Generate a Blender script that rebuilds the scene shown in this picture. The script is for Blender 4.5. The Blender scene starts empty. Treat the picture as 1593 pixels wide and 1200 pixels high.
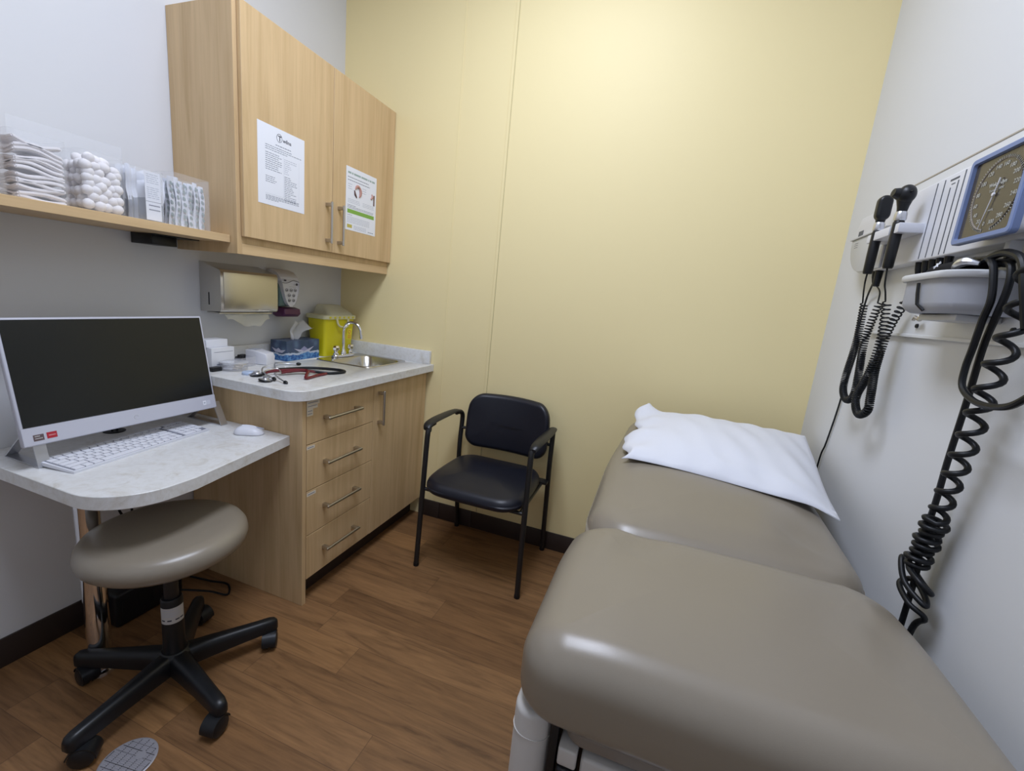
import bpy, bmesh, math, random
from mathutils import Vector, Matrix
random.seed(7)
PI = math.pi
S = bpy.context.scene
COL = S.collection
V = Vector

# ------------------------------------------------------------------ camera
CX, CY, CZ, YAW, PITCH, ROLL, FPX = 1.8132, -2.1214, 1.2969, 0.3223, -0.1956, 0.0979, 679.12
cam = bpy.data.cameras.new('camera')
cam.sensor_fit = 'HORIZONTAL'; cam.sensor_width = 36; cam.lens = FPX / 1593 * 36
cam.clip_start = 0.02
co = bpy.data.objects.new('camera', cam); COL.objects.link(co)
fw = V((-math.sin(YAW) * math.cos(PITCH), math.cos(YAW) * math.cos(PITCH), math.sin(PITCH)))
rt = V((math.cos(YAW), math.sin(YAW), 0)); up = rt.cross(fw)
r_ = math.cos(ROLL) * rt + math.sin(ROLL) * up; u_ = -math.sin(ROLL) * rt + math.cos(ROLL) * up
M = Matrix.Identity(4)
for i in range(3):
    M[i][0] = r_[i]; M[i][1] = u_[i]; M[i][2] = -fw[i]
M.translation = (CX, CY, CZ)
co.matrix_world = M
S.camera = co
# ------------------------------------------------------------------ world, exposure, light level
w = bpy.data.worlds.new('world'); S.world = w; w.use_nodes = True
w.node_tree.nodes['Background'].inputs[0].default_value = (0.75, 0.82, 1, 1)
w.node_tree.nodes['Background'].inputs[1].default_value = 0.05
S.view_settings.view_transform = 'Standard'; S.view_settings.look = 'None'
S.view_settings.gamma = 1; S.view_settings.exposure = 0.0
LIGHT_STRENGTH = 16.6
LIGHT_COLOR = (0.87, 0.95, 1.15)
LIGHT_RECT = (1.00, 1.62, -1.95, -0.72)      # x0 x1 y0 y1 of the ceiling panel
S.cycles.max_bounces = 10; S.cycles.diffuse_bounces = 5; S.cycles.transparent_max_bounces = 24
ROOM_W, ROOM_H, ROOM_Y = 2.424, 3.02, -3.1

# ------------------------------------------------------------------ materials
class N:
    def __init__(s, name):
        s.m = bpy.data.materials.new(name); s.m.use_nodes = True
        s.t = s.m.node_tree; s.b = s.t.nodes['Principled BSDF']; s.tc = None
    def n(s, typ, **kw):
        nd = s.t.nodes.new(typ)
        for k, v in kw.items():
            if k.startswith('i_'):
                nd.inputs[int(k[2:]) if k[2:].isdigit() else k[2:]].default_value = v
            else: setattr(nd, k, v)
        return nd
    def l(s, a, b): s.t.links.new(a, b)
    def obj(s):
        if not s.tc: s.tc = s.n('ShaderNodeTexCoord')
        return s.tc.outputs['Object']
    def math(s, op, a, b=None, c=None):
        nd = s.n('ShaderNodeMath', operation=op)
        for i, v in enumerate((a, b, c)):
            if v is None: continue
            if isinstance(v, (int, float)): nd.inputs[i].default_value = v
            else: s.l(v, nd.inputs[i])
        return nd.outputs[0]
    def noise(s, scale, vec=None, detail=4, rough=0.5, mul=None, dist=0):
        v = vec if vec is not None else s.obj()
        if mul:
            mp = s.n('ShaderNodeMapping'); mp.inputs['Scale'].default_value = mul; s.l(v, mp.inputs['Vector']); v = mp.outputs[0]
        nz = s.n('ShaderNodeTexNoise'); nz.inputs['Scale'].default_value = scale
        nz.inputs['Detail'].default_value = detail; nz.inputs['Roughness'].default_value = rough
        nz.inputs['Distortion'].default_value = dist
        s.l(v, nz.inputs['Vector']); return nz.outputs['Fac']
    def ramp(s, fac, stops):
        r = s.n('ShaderNodeValToRGB'); e = r.color_ramp.elements
        while len(e) < len(stops): e.new(0.5)
        for x, (p, c) in zip(e, stops):
            x.position = p; x.color = (*c, 1) if len(c) == 3 else c
        s.l(fac, r.inputs[0]); return r.outputs[0]
    def mix(s, fac, a, b, bt='MIX'):
        m = s.n('ShaderNodeMix', data_type='RGBA', blend_type=bt)
        for i, v in ((0, fac), (6, a), (7, b)):
            if isinstance(v, (int, float)): m.inputs[i].default_value = v
            elif isinstance(v, tuple): m.inputs[i].default_value = (*v, 1)
            else: s.l(v, m.inputs[i])
        return m.outputs[2]
    def bump(s, h, st=0.1, d=0.01):
        b = s.n('ShaderNodeBump'); b.inputs['Strength'].default_value = st; b.inputs['Distance'].default_value = d
        s.l(h, b.inputs['Height']); s.l(b.outputs[0], s.b.inputs['Normal'])

def mat(name, c, rough=0.5, metal=0.0, spec=None, alpha=None, coat=0, bump=None, vary=0, sheen=0, emit=None, sub=0):
    k = N(name); b = k.b
    b.inputs['Base Color'].default_value = (*c, 1); b.inputs['Roughness'].default_value = rough
    b.inputs['Metallic'].default_value = metal
    if spec is not None: b.inputs['Specular IOR Level'].default_value = spec
    if alpha is not None: b.inputs['Alpha'].default_value = alpha
    if coat: b.inputs['Coat Weight'].default_value = coat; b.inputs['Coat Roughness'].default_value = 0.1
    if sheen: b.inputs['Sheen Weight'].default_value = sheen
    if emit: b.inputs['Emission Color'].default_value = (*emit[0], 1); b.inputs['Emission Strength'].default_value = emit[1]
    if sub: b.inputs['Subsurface Weight'].default_value = sub; b.inputs['Subsurface Radius'].default_value = (.01, .01, .01)
    if vary:
        nz = k.noise(3.0, detail=3)
        col = k.ramp(nz, [(0.3, tuple(x * (1 - vary) for x in c)), (0.7, tuple(min(1, x * (1 + vary)) for x in c))])
        k.l(col, b.inputs['Base Color'])
    if bump: k.bump(k.noise(bump[0], detail=2), bump[1], bump[2])
    return k.m

def wood_mat(name, axis, base=(0.62, 0.445, 0.245)):
    k = N(name); b = k.b
    mul = [14, 14, 14]; mul[axis] = 0.9
    n1 = k.noise(1.6, mul=tuple(mul), detail=6, rough=0.6, dist=0.6)
    mul2 = [90, 90, 90]; mul2[axis] = 3
    n2 = k.noise(1.4, mul=tuple(mul2), detail=3)
    d = tuple(x * f for x, f in zip(base, (0.86, 0.82, 0.76))); l = tuple(min(1, x * 1.10) for x in base)
    c = k.ramp(n1, [(0.28, d), (0.5, base), (0.75, l)])
    f = k.ramp(n2, [(0.3, (0.90, 0.88, 0.85)), (0.6, (1, 1, 1))])
    c = k.mix(0.7, c, f, 'MULTIPLY')
    k.l(c, b.inputs['Base Color']); b.inputs['Roughness'].default_value = 0.42
    b.inputs['Specular IOR Level'].default_value = 0.35
    k.bump(n2, 0.05, 0.001)
    return k.m

def floor_mat():
    k = N('vinyl_oak_plank'); b = k.b
    sp = k.n('ShaderNodeSeparateXYZ'); k.l(k.obj(), sp.inputs[0])
    PW, PL = 0.122, 0.92
    ry = k.math('DIVIDE', k.math('ADD', sp.outputs[1], 0.607), PW)
    row = k.math('FLOOR', ry)
    wr = k.n('ShaderNodeTexWhiteNoise', noise_dimensions='1D'); k.l(k.math('ADD', row, 37.3), wr.inputs['W'])
    rx = k.math('ADD', k.math('DIVIDE', sp.outputs[0], PL), k.math('MULTIPLY', wr.outputs['Value'], 5.0))
    colm = k.math('FLOOR', rx)
    cv = k.n('ShaderNodeCombineXYZ'); k.l(row, cv.inputs[0]); k.l(colm, cv.inputs[1])
    wn = k.n('ShaderNodeTexWhiteNoise', noise_dimensions='3D'); k.l(cv.outputs[0], wn.inputs['Vector'])
    sc = k.n('ShaderNodeVectorMath', operation='MULTIPLY'); sc.inputs[1].default_value = (1.6, 15, 1); k.l(k.obj(), sc.inputs[0])
    of = k.n('ShaderNodeVectorMath', operation='SCALE'); of.inputs['Scale'].default_value = 40; k.l(wn.outputs['Color'], of.inputs[0])
    ad = k.n('ShaderNodeVectorMath', operation='ADD'); k.l(sc.outputs[0], ad.inputs[0]); k.l(of.outputs[0], ad.inputs[1])
    g1 = k.noise(1.7, vec=ad.outputs[0], detail=8, rough=0.62, dist=1.2)
    sc2 = k.n('ShaderNodeVectorMath', operation='MULTIPLY'); sc2.inputs[1].default_value = (5, 10, 1); k.l(ad.outputs[0], sc2.inputs[0])
    g2 = k.noise(1.0, vec=sc2.outputs[0], detail=4, rough=0.6)
    base = k.ramp(wn.outputs['Value'], [(0.0, (0.185, 0.095, 0.040)), (0.35, (0.215, 0.112, 0.047)), (0.7, (0.245, 0.130, 0.056)), (1.0, (0.315, 0.165, 0.066))])
    gr = k.ramp(g1, [(0.30, (0.42, 0.38, 0.34)), (0.46, (0.88, 0.86, 0.84)), (0.62, (1.12, 1.1, 1.06)), (0.8, (1.3, 1.3, 1.28))])
    c = k.mix(0.85, base, gr, 'MULTIPLY')
    fr = k.ramp(g2, [(0.35, (0.8, 0.78, 0.75)), (0.6, (1.05, 1.05, 1.05))])
    c = k.mix(0.6, c, fr, 'MULTIPLY')
    fy = k.math('FRACT', ry); fx = k.math('FRACT', rx)
    ey = k.math('MINIMUM', fy, k.math('SUBTRACT', 1.0, fy)); ex = k.math('MINIMUM', fx, k.math('SUBTRACT', 1.0, fx))
    seam = k.math('MAXIMUM', k.math('LESS_THAN', ey, 0.007), k.math('LESS_THAN', ex, 0.0011))
    c = k.mix(k.math('MULTIPLY', seam, 0.55), c, (0.045, 0.022, 0.012))
    k.l(c, b.inputs['Base Color']); b.inputs['Roughness'].default_value = 0.47
    b.inputs['Specular IOR Level'].default_value = 0.4
    k.bump(g2, 0.06, 0.002)
    return k.m

def laminate_mat():
    k = N('marble_laminate'); b = k.b
    n1 = k.noise(16, detail=10, rough=0.72, dist=0.7); n2 = k.noise(60, detail=4, rough=0.6)
    c = k.ramp(n1, [(0.28, (0.56, 0.53, 0.47)), (0.40, (0.68, 0.67, 0.64)), (0.50, (0.74, 0.745, 0.74)), (0.8, (0.69, 0.675, 0.64))])
    f = k.ramp(n2, [(0.3, (0.9, 0.89, 0.87)), (0.55, (1, 1, 1))])
    c = k.mix(0.8, c, f, 'MULTIPLY')
    k.l(c, b.inputs['Base Color']); b.inputs['Roughness'].default_value = 0.33
    return k.m

def tissue_box_mat():
    k = N('printed_tissue_carton'); b = k.b
    vo = k.n('ShaderNodeTexVoronoi'); vo.inputs['Scale'].default_value = 24; k.l(k.obj(), vo.inputs['Vector'])
    c = k.ramp(vo.outputs['Distance'], [(0.15, (0.13, 0.20, 0.30)), (0.45, (0.045, 0.05, 0.14)), (0.8, (0.015, 0.025, 0.06))])
    nz = k.noise(12, detail=2)
    c = k.mix(nz, c, (0.05, 0.09, 0.14))
    sp = k.n('ShaderNodeSeparateXYZ'); k.l(k.obj(), sp.inputs[0])
    wv = k.noise(26, detail=3)
    h = k.math('ADD', sp.outputs[2], k.math('MULTIPLY', k.math('SUBTRACT', wv, 0.5), 0.03))
    c = k.mix(k.math('LESS_THAN', h, 0.030), c, k.ramp(k.noise(70, detail=2), [(0.4, (0.006, 0.07, 0.26)), (0.62, (0.10, 0.26, 0.50))]))
    foam = k.math('LESS_THAN', k.math('ABSOLUTE', k.math('SUBTRACT', h, 0.033)), 0.0038)
    c = k.mix(foam, c, (0.42, 0.48, 0.58))
    k.l(c, b.inputs['Base Color']); b.inputs['Roughness'].default_value = 0.4
    return k.m

WHITEW = mat('white_wall_paint', (0.69, 0.70, 0.715), 0.62, bump=(260, 0.05, 0.001))
YEL = mat('yellow_wall_panel', (0.86, 0.735, 0.405), 0.50, spec=0.3, bump=(220, 0.04, 0.001))
CEIL = mat('ceiling_paint', (0.8, 0.8, 0.8), 0.8)
BASEB = mat('brown_vinyl_baseboard', (0.030, 0.020, 0.017), 0.5)
FLOOR = floor_mat(); LAM = laminate_mat()
WOODZ = wood_mat('maple_laminate_vertical', 2); WOODY = wood_mat('maple_laminate_lengthwise', 1)
STEEL = mat('brushed_nickel', (0.52, 0.49, 0.45), 0.32, 1.0)
CHROME = mat('chrome', (0.80, 0.80, 0.82), 0.07, 1.0)
SSTEEL = mat('stainless_sink_steel', (0.62, 0.60, 0.56), 0.24, 1.0)
MIRR = mat('polished_stainless_steel', (0.58, 0.555, 0.50), 0.24, 1.0)
SILV = mat('satin_silver', (0.66, 0.67, 0.70), 0.30, 0.9)
WPLAS = mat('white_plastic', (0.70, 0.71, 0.76), 0.38)
WPLAS2 = mat('pale_grey_plastic', (0.56, 0.57, 0.585), 0.42)
KEYM = mat('keycap_white', (0.74, 0.75, 0.80), 0.45)
GREYB = mat('bluegrey_bin_plastic', (0.74, 0.76, 0.82), 0.5)
SCREEN = mat('dark_screen_glass', (0.012, 0.013, 0.012), 0.22, spec=0.35)
BLKP = mat('black_plastic', (0.007, 0.008, 0.010), 0.38, spec=0.4)
BLKR = mat('black_rubber_cord', (0.007, 0.008, 0.010), 0.42, spec=0.3)
BLKM = mat('black_powdercoat', (0.012, 0.012, 0.013), 0.42)
NAVY = mat('black_blue_vinyl', (0.008, 0.009, 0.016), 0.38, spec=0.4, bump=(500, 0.06, 0.0006))
TAUPE = mat('taupe_vinyl', (0.232, 0.200, 0.155), 0.31, spec=0.6, bump=(650, 0.12, 0.0006))
TAUPE2 = mat('dark_taupe_vinyl', (0.20, 0.17, 0.14), 0.5)
TBASE = mat('pale_grey_table_shell', (0.52, 0.50, 0.475), 0.45)
CLOTH = mat('white_pillowcase_cotton', (0.70, 0.715, 0.77), 0.85, sheen=0.1, bump=(900, 0.08, 0.0005))
PAPER = mat('white_paper', (0.80, 0.82, 0.88), 0.7)
CARD = mat('white_card', (0.72, 0.73, 0.76), 0.6)
INK = mat('grey_print', (0.22, 0.24, 0.30), 0.7)
INKL = mat('faint_grey_print', (0.45, 0.48, 0.56), 0.7)
INKB = mat('black_print', (0.03, 0.03, 0.05), 0.6)
GREEN = mat('green_print', (0.22, 0.42, 0.07), 0.6)
GRTX = mat('grey_green_print', (0.33, 0.42, 0.40), 0.6)
YLAB = mat('yellow_print', (0.52, 0.45, 0.10), 0.6)
SKINP = mat('pink_brown_print', (0.50, 0.27, 0.22), 0.6)
DSKIN = mat('dark_brown_print', (0.13, 0.07, 0.06), 0.6)
LABEL = mat('label_paper', (0.74, 0.68, 0.57), 0.6)
ACRY = mat('clear_acrylic', (0.80, 0.83, 0.88), 0.06, alpha=0.10, spec=0.6)
ACRYE = mat('acrylic_edge', (0.78, 0.80, 0.84), 0.15, alpha=0.35)
COTTON = mat('white_cotton', (0.83, 0.80, 0.80), 0.95, bump=(400, 0.2, 0.001))
GAUZE = mat('white_gauze', (0.82, 0.79, 0.80), 0.95, bump=(700, 0.2, 0.001))
STICK = mat('birch_wood_stick', (0.62, 0.47, 0.33), 0.7, vary=0.12)
FOIL = mat('silver_foil_packet', (0.36, 0.38, 0.43), 0.34, 0.6)
PACK = mat('white_packet_paper', (0.70, 0.72, 0.78), 0.6)
SHARPY = mat('yellow_bin_plastic', (0.62, 0.55, 0.012), 0.36, spec=0.4)
SHARPL = mat('pale_yellow_lid_plastic', (0.70, 0.67, 0.42), 0.4, alpha=0.82)
SHARPC = mat('clear_yellowish_lid', (0.72, 0.70, 0.52), 0.3, alpha=0.55)
REDT = mat('red_print', (0.62, 0.16, 0.05), 0.6)
YLB = mat('bright_yellow_label', (0.80, 0.72, 0.03), 0.5)
PURP = mat('purple_plastic', (0.095, 0.022, 0.075), 0.35)
SOAPG = mat('green_soap_liquid', (0.16, 0.26, 0.24), 0.2, alpha=0.8)
BLUEF = mat('blue_gauge_frame', (0.17, 0.235, 0.44), 0.4)
GFACE = mat('dark_gauge_face', (0.066, 0.054, 0.040), 0.16, spec=0.7)
GPRT = mat('white_gauge_print', (0.50, 0.50, 0.46), 0.6)
GBAR = mat('grey_gauge_arc', (0.22, 0.19, 0.16), 0.6)
MARO = mat('burgundy_tubing', (0.13, 0.008, 0.014), 0.35)
BLUEL = mat('pale_blue_plastic', (0.45, 0.56, 0.74), 0.35)
TRAYC = mat('translucent_tray', (0.72, 0.72, 0.76), 0.2, alpha=0.22)
CREAM = mat('cream_swabs', (0.72, 0.63, 0.48), 0.8)
REDS = mat('red_sticker', (0.42, 0.02, 0.035), 0.4)
DRKS = mat('brown_silver_sticker', (0.12, 0.085, 0.09), 0.35)
GROOVE = mat('grey_groove', (0.10, 0.11, 0.13), 0.6)
SEAMG = mat('seam_shadowline_yellow', (0.56, 0.49, 0.27), 0.6)
MONW = mat('monitor_shell', (0.52, 0.53, 0.60), 0.40)
TISS = mat('white_tissue', (0.80, 0.80, 0.80), 0.9)
TOWEL = mat('cream_paper_towel', (0.88, 0.87, 0.80), 0.9)
BANDM = mat('green_grey_band_print', (0.28, 0.34, 0.34), 0.6)
DRAIN = mat('grey_metal_cover', (0.44, 0.43, 0.47), 0.42, 0.5)
DRAIND = mat('cover_grooves', (0.09, 0.085, 0.09), 0.6, 0.4)
EMIT = mat('ceiling_light_diffuser', (0.9, 0.9, 0.9), 0.5, emit=(LIGHT_COLOR, LIGHT_STRENGTH))

# ------------------------------------------------------------------ builders
W = {}
def join(bm, t, mi=0, M=None):
    if M is not None: bmesh.ops.transform(t, matrix=M, verts=t.verts)
    t.verts.index_update()
    vs = [bm.verts.new(v.co) for v in t.verts]
    for f in t.faces:
        try:
            g = bm.faces.new([vs[v.index] for v in f.verts]); g.material_index = mi
        except ValueError: pass
    t.free()
def B(): return bmesh.new()
def box(bm, x0, x1, y0, y1, z0, z1, b=0.0, seg=2, mi=0, M=None):
    t = bmesh.new(); bmesh.ops.create_cube(t, size=1)
    for v in t.verts:
        v.co = V(((x0 + x1) / 2 + v.co.x * (x1 - x0), (y0 + y1) / 2 + v.co.y * (y1 - y0), (z0 + z1) / 2 + v.co.z * (z1 - z0)))
    if b: bmesh.ops.bevel(t, geom=list(t.edges), offset=b, segments=seg, profile=0.5, affect='EDGES')
    join(bm, t, mi, M); return bm
def prism(bm, poly, h0, h1, axis=2, b=0.0, seg=2, mi=0, M=None):
    """poly: 2-D outline; extruded along axis (2: x,y ; 0: y,z ; 1: x,z)"""
    t = bmesh.new()
    def P(p, h):
        return {2: (p[0], p[1], h), 0: (h, p[0], p[1]), 1: (p[0], h, p[1])}[axis]
    a = [t.verts.new(P(p, h0)) for p in poly]; c = [t.verts.new(P(p, h1)) for p in poly]
    f0 = t.faces.new(a); f1 = t.faces.new(c); n = len(poly)
    for i in range(n): t.faces.new((a[i], a[(i + 1) % n], c[(i + 1) % n], c[i]))
    bmesh.ops.recalc_face_normals(t, faces=t.faces)
    if b:
        es = set(f0.edges) | set(f1.edges)
        bmesh.ops.bevel(t, geom=list(es), offset=b, segments=seg, profile=0.5, affect='EDGES')
    join(bm, t, mi, M); return bm
def arc(cx, cy, r, a0, a1, n=8):
    return [(cx + r * math.cos(math.radians(a0 + (a1 - a0) * i / n)), cy + r * math.sin(math.radians(a0 + (a1 - a0) * i / n))) for i in range(n + 1)]
def rrect(x0, x1, y0, y1, r, n=6):
    return arc(x1 - r, y1 - r, r, 0, 90, n) + arc(x0 + r, y1 - r, r, 90, 180, n) + arc(x0 + r, y0 + r, r, 180, 270, n) + arc(x1 - r, y0 + r, r, 270, 360, n)
def frames(pts, closed=False):
    n = len(pts); T = []
    for i in range(n):
        a = pts[(i - 1) % n] if (closed or i > 0) else pts[i]; b = pts[(i + 1) % n] if (closed or i < n - 1) else pts[i]
        d = b - a
        T.append(d.normalized() if d.length > 1e-9 else V((0, 0, 1)))
    u = T[0].orthogonal().normalized(); out = []
    for i in range(n):
        u = (u - T[i] * u.dot(T[i]))
        u = u.normalized() if u.length > 1e-9 else T[i].orthogonal().normalized()
        out.append((u, T[i].cross(u)))
    return out
def tube(bm, pts, r, n=10, closed=False, mi=0, flat=1.0):
    pts = [V(p) for p in pts]; fr = frames(pts, closed); rings = []
    for i, p in enumerate(pts):
        rr = r[i] if isinstance(r, (list, tuple)) else r
        u, v = fr[i]
        rings.append([bm.verts.new(p + u * rr * math.cos(2 * PI * k / n) + v * rr * flat * math.sin(2 * PI * k / n)) for k in range(n)])
    m = len(rings)
    for i in range(m if closed else m - 1):
        a, b = rings[i], rings[(i + 1) % m]
        for k in range(n):
            f = bm.faces.new((a[k], a[(k + 1) % n], b[(k + 1) % n], b[k])); f.material_index = mi
    if not closed:
        f = bm.faces.new(rings[0][::-1]); f.material_index = mi; f = bm.faces.new(rings[-1]); f.material_index = mi
    return bm
def smooth(pts, sub=6, closed=False):
    pts = [V(p) for p in pts]; n = len(pts); out = []
    for i in range(n if closed else n - 1):
        if closed: p0, p1, p2, p3 = pts[(i - 1) % n], pts[i], pts[(i + 1) % n], pts[(i + 2) % n]
        else: p0, p1, p2, p3 = pts[max(i - 1, 0)], pts[i], pts[i + 1], pts[min(i + 2, n - 1)]
        for k in range(sub):
            t = k / sub
            out.append(0.5 * ((2 * p1) + (p2 - p0) * t + (2 * p0 - 5 * p1 + 4 * p2 - p3) * t * t + (3 * p1 - p0 - 3 * p2 + p3) * t ** 3))
    if not closed: out.append(pts[-1])
    return out
def helix(path, R, pitch, per=12, phase=0.0):
    """points of a coil wound round a path; R and pitch may be functions of 0..1"""
    path = smooth(path, 24); L = [0]
    for a, b in zip(path, path[1:]): L.append(L[-1] + (b - a).length)
    fr = frames(path); tot = L[-1]; out = []; ang = phase; s = 0; j = 0
    while s < tot:
        while j < len(L) - 2 and L[j + 1] < s: j += 1
        k = (s - L[j]) / max(1e-9, L[j + 1] - L[j]); f = s / tot
        p = path[j].lerp(path[j + 1], k); u = fr[j][0].lerp(fr[j + 1][0], k).normalized(); v = fr[j][1].lerp(fr[j + 1][1], k).normalized()
        rr = R(f) if callable(R) else R; pp = pitch(f) if callable(pitch) else pitch
        out.append(p + u * rr * math.cos(ang) + v * rr * math.sin(ang))
        ang += 2 * PI / per; s += pp / per
    return out
def lathe(bm, prof, c=(0, 0, 0), n=28, mi=0, M=None):
    t = bmesh.new(); rings = []
    for r, z in prof:
        rings.append([t.verts.new((c[0] + r * math.cos(2 * PI * k / n), c[1] + r * math.sin(2 * PI * k / n), c[2] + z)) for k in range(n)] if r > 1e-6 else [t.verts.new((c[0], c[1], c[2] + z))])
    for a, b in zip(rings, rings[1:]):
        for k in range(n):
            if len(a) == 1 and len(b) == 1: continue
            if len(a) == 1: t.faces.new((a[0], b[k], b[(k + 1) % n]))
            elif len(b) == 1: t.faces.new((a[k], a[(k + 1) % n], b[0]))
            else: t.faces.new((a[k], a[(k + 1) % n], b[(k + 1) % n], b[k]))
    for r_ in (rings[0], rings[-1]):
        if len(r_) > 1: t.faces.new(r_)
    bmesh.ops.recalc_face_normals(t, faces=t.faces)
    join(bm, t, mi, M); return bm
def pad(bm, hx, hy, rp, z0, z1, rb, rt, crown=0.0, fn=None, M=None, mi=0, nc=8, ns=10, nr=14, botcrown=0.0):
    """upholstered pad centred on 0,0: rounded plan (corner rp), rolled bottom rb and top rt edges, crowned top"""
    prof = [(rb * 0.999 + 0.02, z0)]
    prof = []
    mn = min(hx, hy)
    nb = 6
    prof += [(mn * 0.92, z0 - botcrown), (mn * 0.5, z0 - botcrown * .8), (rb + 0.001, z0)]
    for i in range(nb + 1):
        a = PI / 2 * i / nb; prof.append((rb * (1 - math.sin(a)), z0 + rb * (1 - math.cos(a))))
    for i in range(nb + 4 + 1):
        a = PI / 2 * i / (nb + 4); prof.append((rt * (1 - math.cos(a)), z1 - rt + rt * math.sin(a)))
    for i in range(1, nr + 1):
        q = i / nr; ins = rt + (mn * 0.97 - rt) * q
        prof.append((ins, z1 + crown * (1 - (1 - q) ** 2)))
    t = bmesh.new(); rings = []
    for ins, z in prof:
        ax, ay = hx - ins, hy - ins; r = max(rp - ins, 0.0)
        r = max(r, 0.02 * min(ax, ay)); r = min(r, ax, ay); ring = []
        for q, (sx, sy) in enumerate(((1, 1), (-1, 1), (-1, -1), (1, -1))):
            cx, cy = sx * (ax - r), sy * (ay - r)
            for i in range(nc + 1):
                a = PI / 2 * (q + i / nc); ring.append((cx + r * math.cos(a), cy + r * math.sin(a)))
            nx = ((-1, 1), (-1, -1), (1, -1), (1, 1))[q]
            ex, ey = nx[0] * (ax - r), nx[1] * (ay - r)
            a = PI / 2 * (q + 1); p0 = ring[-1]; p1 = (ex + r * math.cos(a), ey + r * math.sin(a))
            for i in range(1, ns): ring.append((p0[0] + (p1[0] - p0[0]) * i / ns, p0[1] + (p1[1] - p0[1]) * i / ns))
        rings.append([t.verts.new((x, y, z)) for x, y in ring])
    for a, b in zip(rings, rings[1:]):
        n = len(a)
        for k in range(n): t.faces.new((a[k], a[(k + 1) % n], b[(k + 1) % n], b[k]))
    t.faces.new(rings[0][::-1]); t.faces.new(rings[-1])
    if fn:
        for v in t.verts: v.co = V(fn(v.co.x, v.co.y, v.co.z))
    bmesh.ops.recalc_face_normals(t, faces=t.faces)
    join(bm, t, mi, M); return bm

def obj(name, bm, mats, par=None, ang=35, sharp=True, loc=None):
    """world-space bmesh -> ONE mesh object; origin at its foot when top-level"""
    if not isinstance(mats, (list, tuple)): mats = [mats]
    if par is None:
        if loc is None:
            xs = [v.co.x for v in bm.verts]; ys = [v.co.y for v in bm.verts]; zs = [v.co.z for v in bm.verts]
            loc = V(((min(xs) + max(xs)) / 2, (min(ys) + max(ys)) / 2, min(zs)))
        org = V(loc)
    else: org = W[par]
    for v in bm.verts: v.co -= org
    me = bpy.data.meshes.new(name); bm.to_mesh(me); bm.free()
    for m in mats: me.materials.append(m)
    me.polygons.foreach_set('use_smooth', [True] * len(me.polygons))
    if sharp: me.set_sharp_from_angle(angle=math.radians(ang))
    o = bpy.data.objects.new(name, me); COL.objects.link(o)
    if par is None: o.location = org
    else: o.parent = par
    W[o] = org
    return o
def thing(name, label, cat, loc, group=None):
    o = bpy.data.objects.new(name, None); COL.objects.link(o); o.location = loc; o.empty_display_size = 0.05
    o['label'] = label; o['category'] = cat
    if group: o['group'] = group
    W[o] = V(loc); return o
def tag(o, label, cat, group=None):
    o['label'] = label; o['category'] = cat
    if group: o['group'] = group
    return o
def struct(name, bm, m, par=None):
    o = obj(name, bm, m, par)
    if par is None: o['kind'] = 'structure'
    return o
def text(bm, s, size, origin, right, upv, font_bold=False, sx=1.0, align='LEFT', mi=0, ex=0.00015):
    cu = bpy.data.curves.new('t', 'FONT'); cu.body = s; cu.size = size; cu.extrude = ex; cu.align_x = align
    cu.resolution_u = 3
    if font_bold: cu.offset = size * 0.018
    ob = bpy.data.objects.new('t', cu); COL.objects.link(ob)
    dg = bpy.context.evaluated_depsgraph_get()
    me = bpy.data.meshes.new_from_object(ob.evaluated_get(dg))
    bpy.data.objects.remove(ob); bpy.data.curves.remove(cu)
    t = bmesh.new(); t.from_mesh(me); bpy.data.meshes.remove(me)
    right = V(right).normalized(); upv = V(upv).normalized(); nz = right.cross(upv)
    Mx = Matrix.Identity(4)
    for i in range(3):
        Mx[i][0] = right[i] * sx; Mx[i][1] = upv[i]; Mx[i][2] = nz[i]; Mx[i][3] = origin[i]
    join(bm, t, mi, Mx)
def panelM(origin, right, upv):
    right = V(right).normalized(); upv = V(upv).normalized(); nz = right.cross(upv)
    Mx = Matrix.Identity(4)
    for i in range(3):
        Mx[i][0] = right[i]; Mx[i][1] = upv[i]; Mx[i][2] = nz[i]; Mx[i][3] = origin[i]
    return Mx
def R3(axis, deg, c):
    return Matrix.Translation(V(c)) @ Matrix.Rotation(math.radians(deg), 4, axis) @ Matrix.Translation(-V(c))
def sm(a, b, x):
    t = max(0, min(1, (x - a) / (b - a))); return t * t * (3 - 2 * t)

# ------------------------------------------------------------------ room shell
struct('floor', box(B(), -0.1, ROOM_W + .1, ROOM_Y - .1, 0.1, -0.1, 0), FLOOR)
S.objects['floor'].data.transform(Matrix.Translation(S.objects['floor'].location)); S.objects['floor'].location = (0, 0, 0)
struct('ceiling', box(B(), -0.1, ROOM_W + .1, ROOM_Y - .1, 0.1, ROOM_H, ROOM_H + .1), CEIL)
struct('wall_left', box(B(), -0.1, 0, ROOM_Y - .1, 0.1, 0, ROOM_H), WHITEW)
struct('wall_right', box(B(), ROOM_W, ROOM_W + .1, ROOM_Y - .1, 0.1, 0, ROOM_H), WHITEW)
struct('wall_back', box(B(), 0, ROOM_W, 0, 0.1, 0, ROOM_H), YEL)
struct('wall_front', box(B(), 0, ROOM_W, ROOM_Y - .1, ROOM_Y, 0, ROOM_H), WHITEW)
struct('trim_1', box(B(), 0.692, 0.699, -0.0022, 0, 0.10, ROOM_H, 0.001, 1), YEL)
bm = B(); box(bm, 0.951, 0.965, -0.0040, 0, 0.10, ROOM_H, 0.0012, 1); box(bm, 0.9655, 0.968, -0.0012, 0, 0.10, ROOM_H, 0, mi=1)
struct('trim_2', bm, [YEL, SEAMG])
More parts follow.
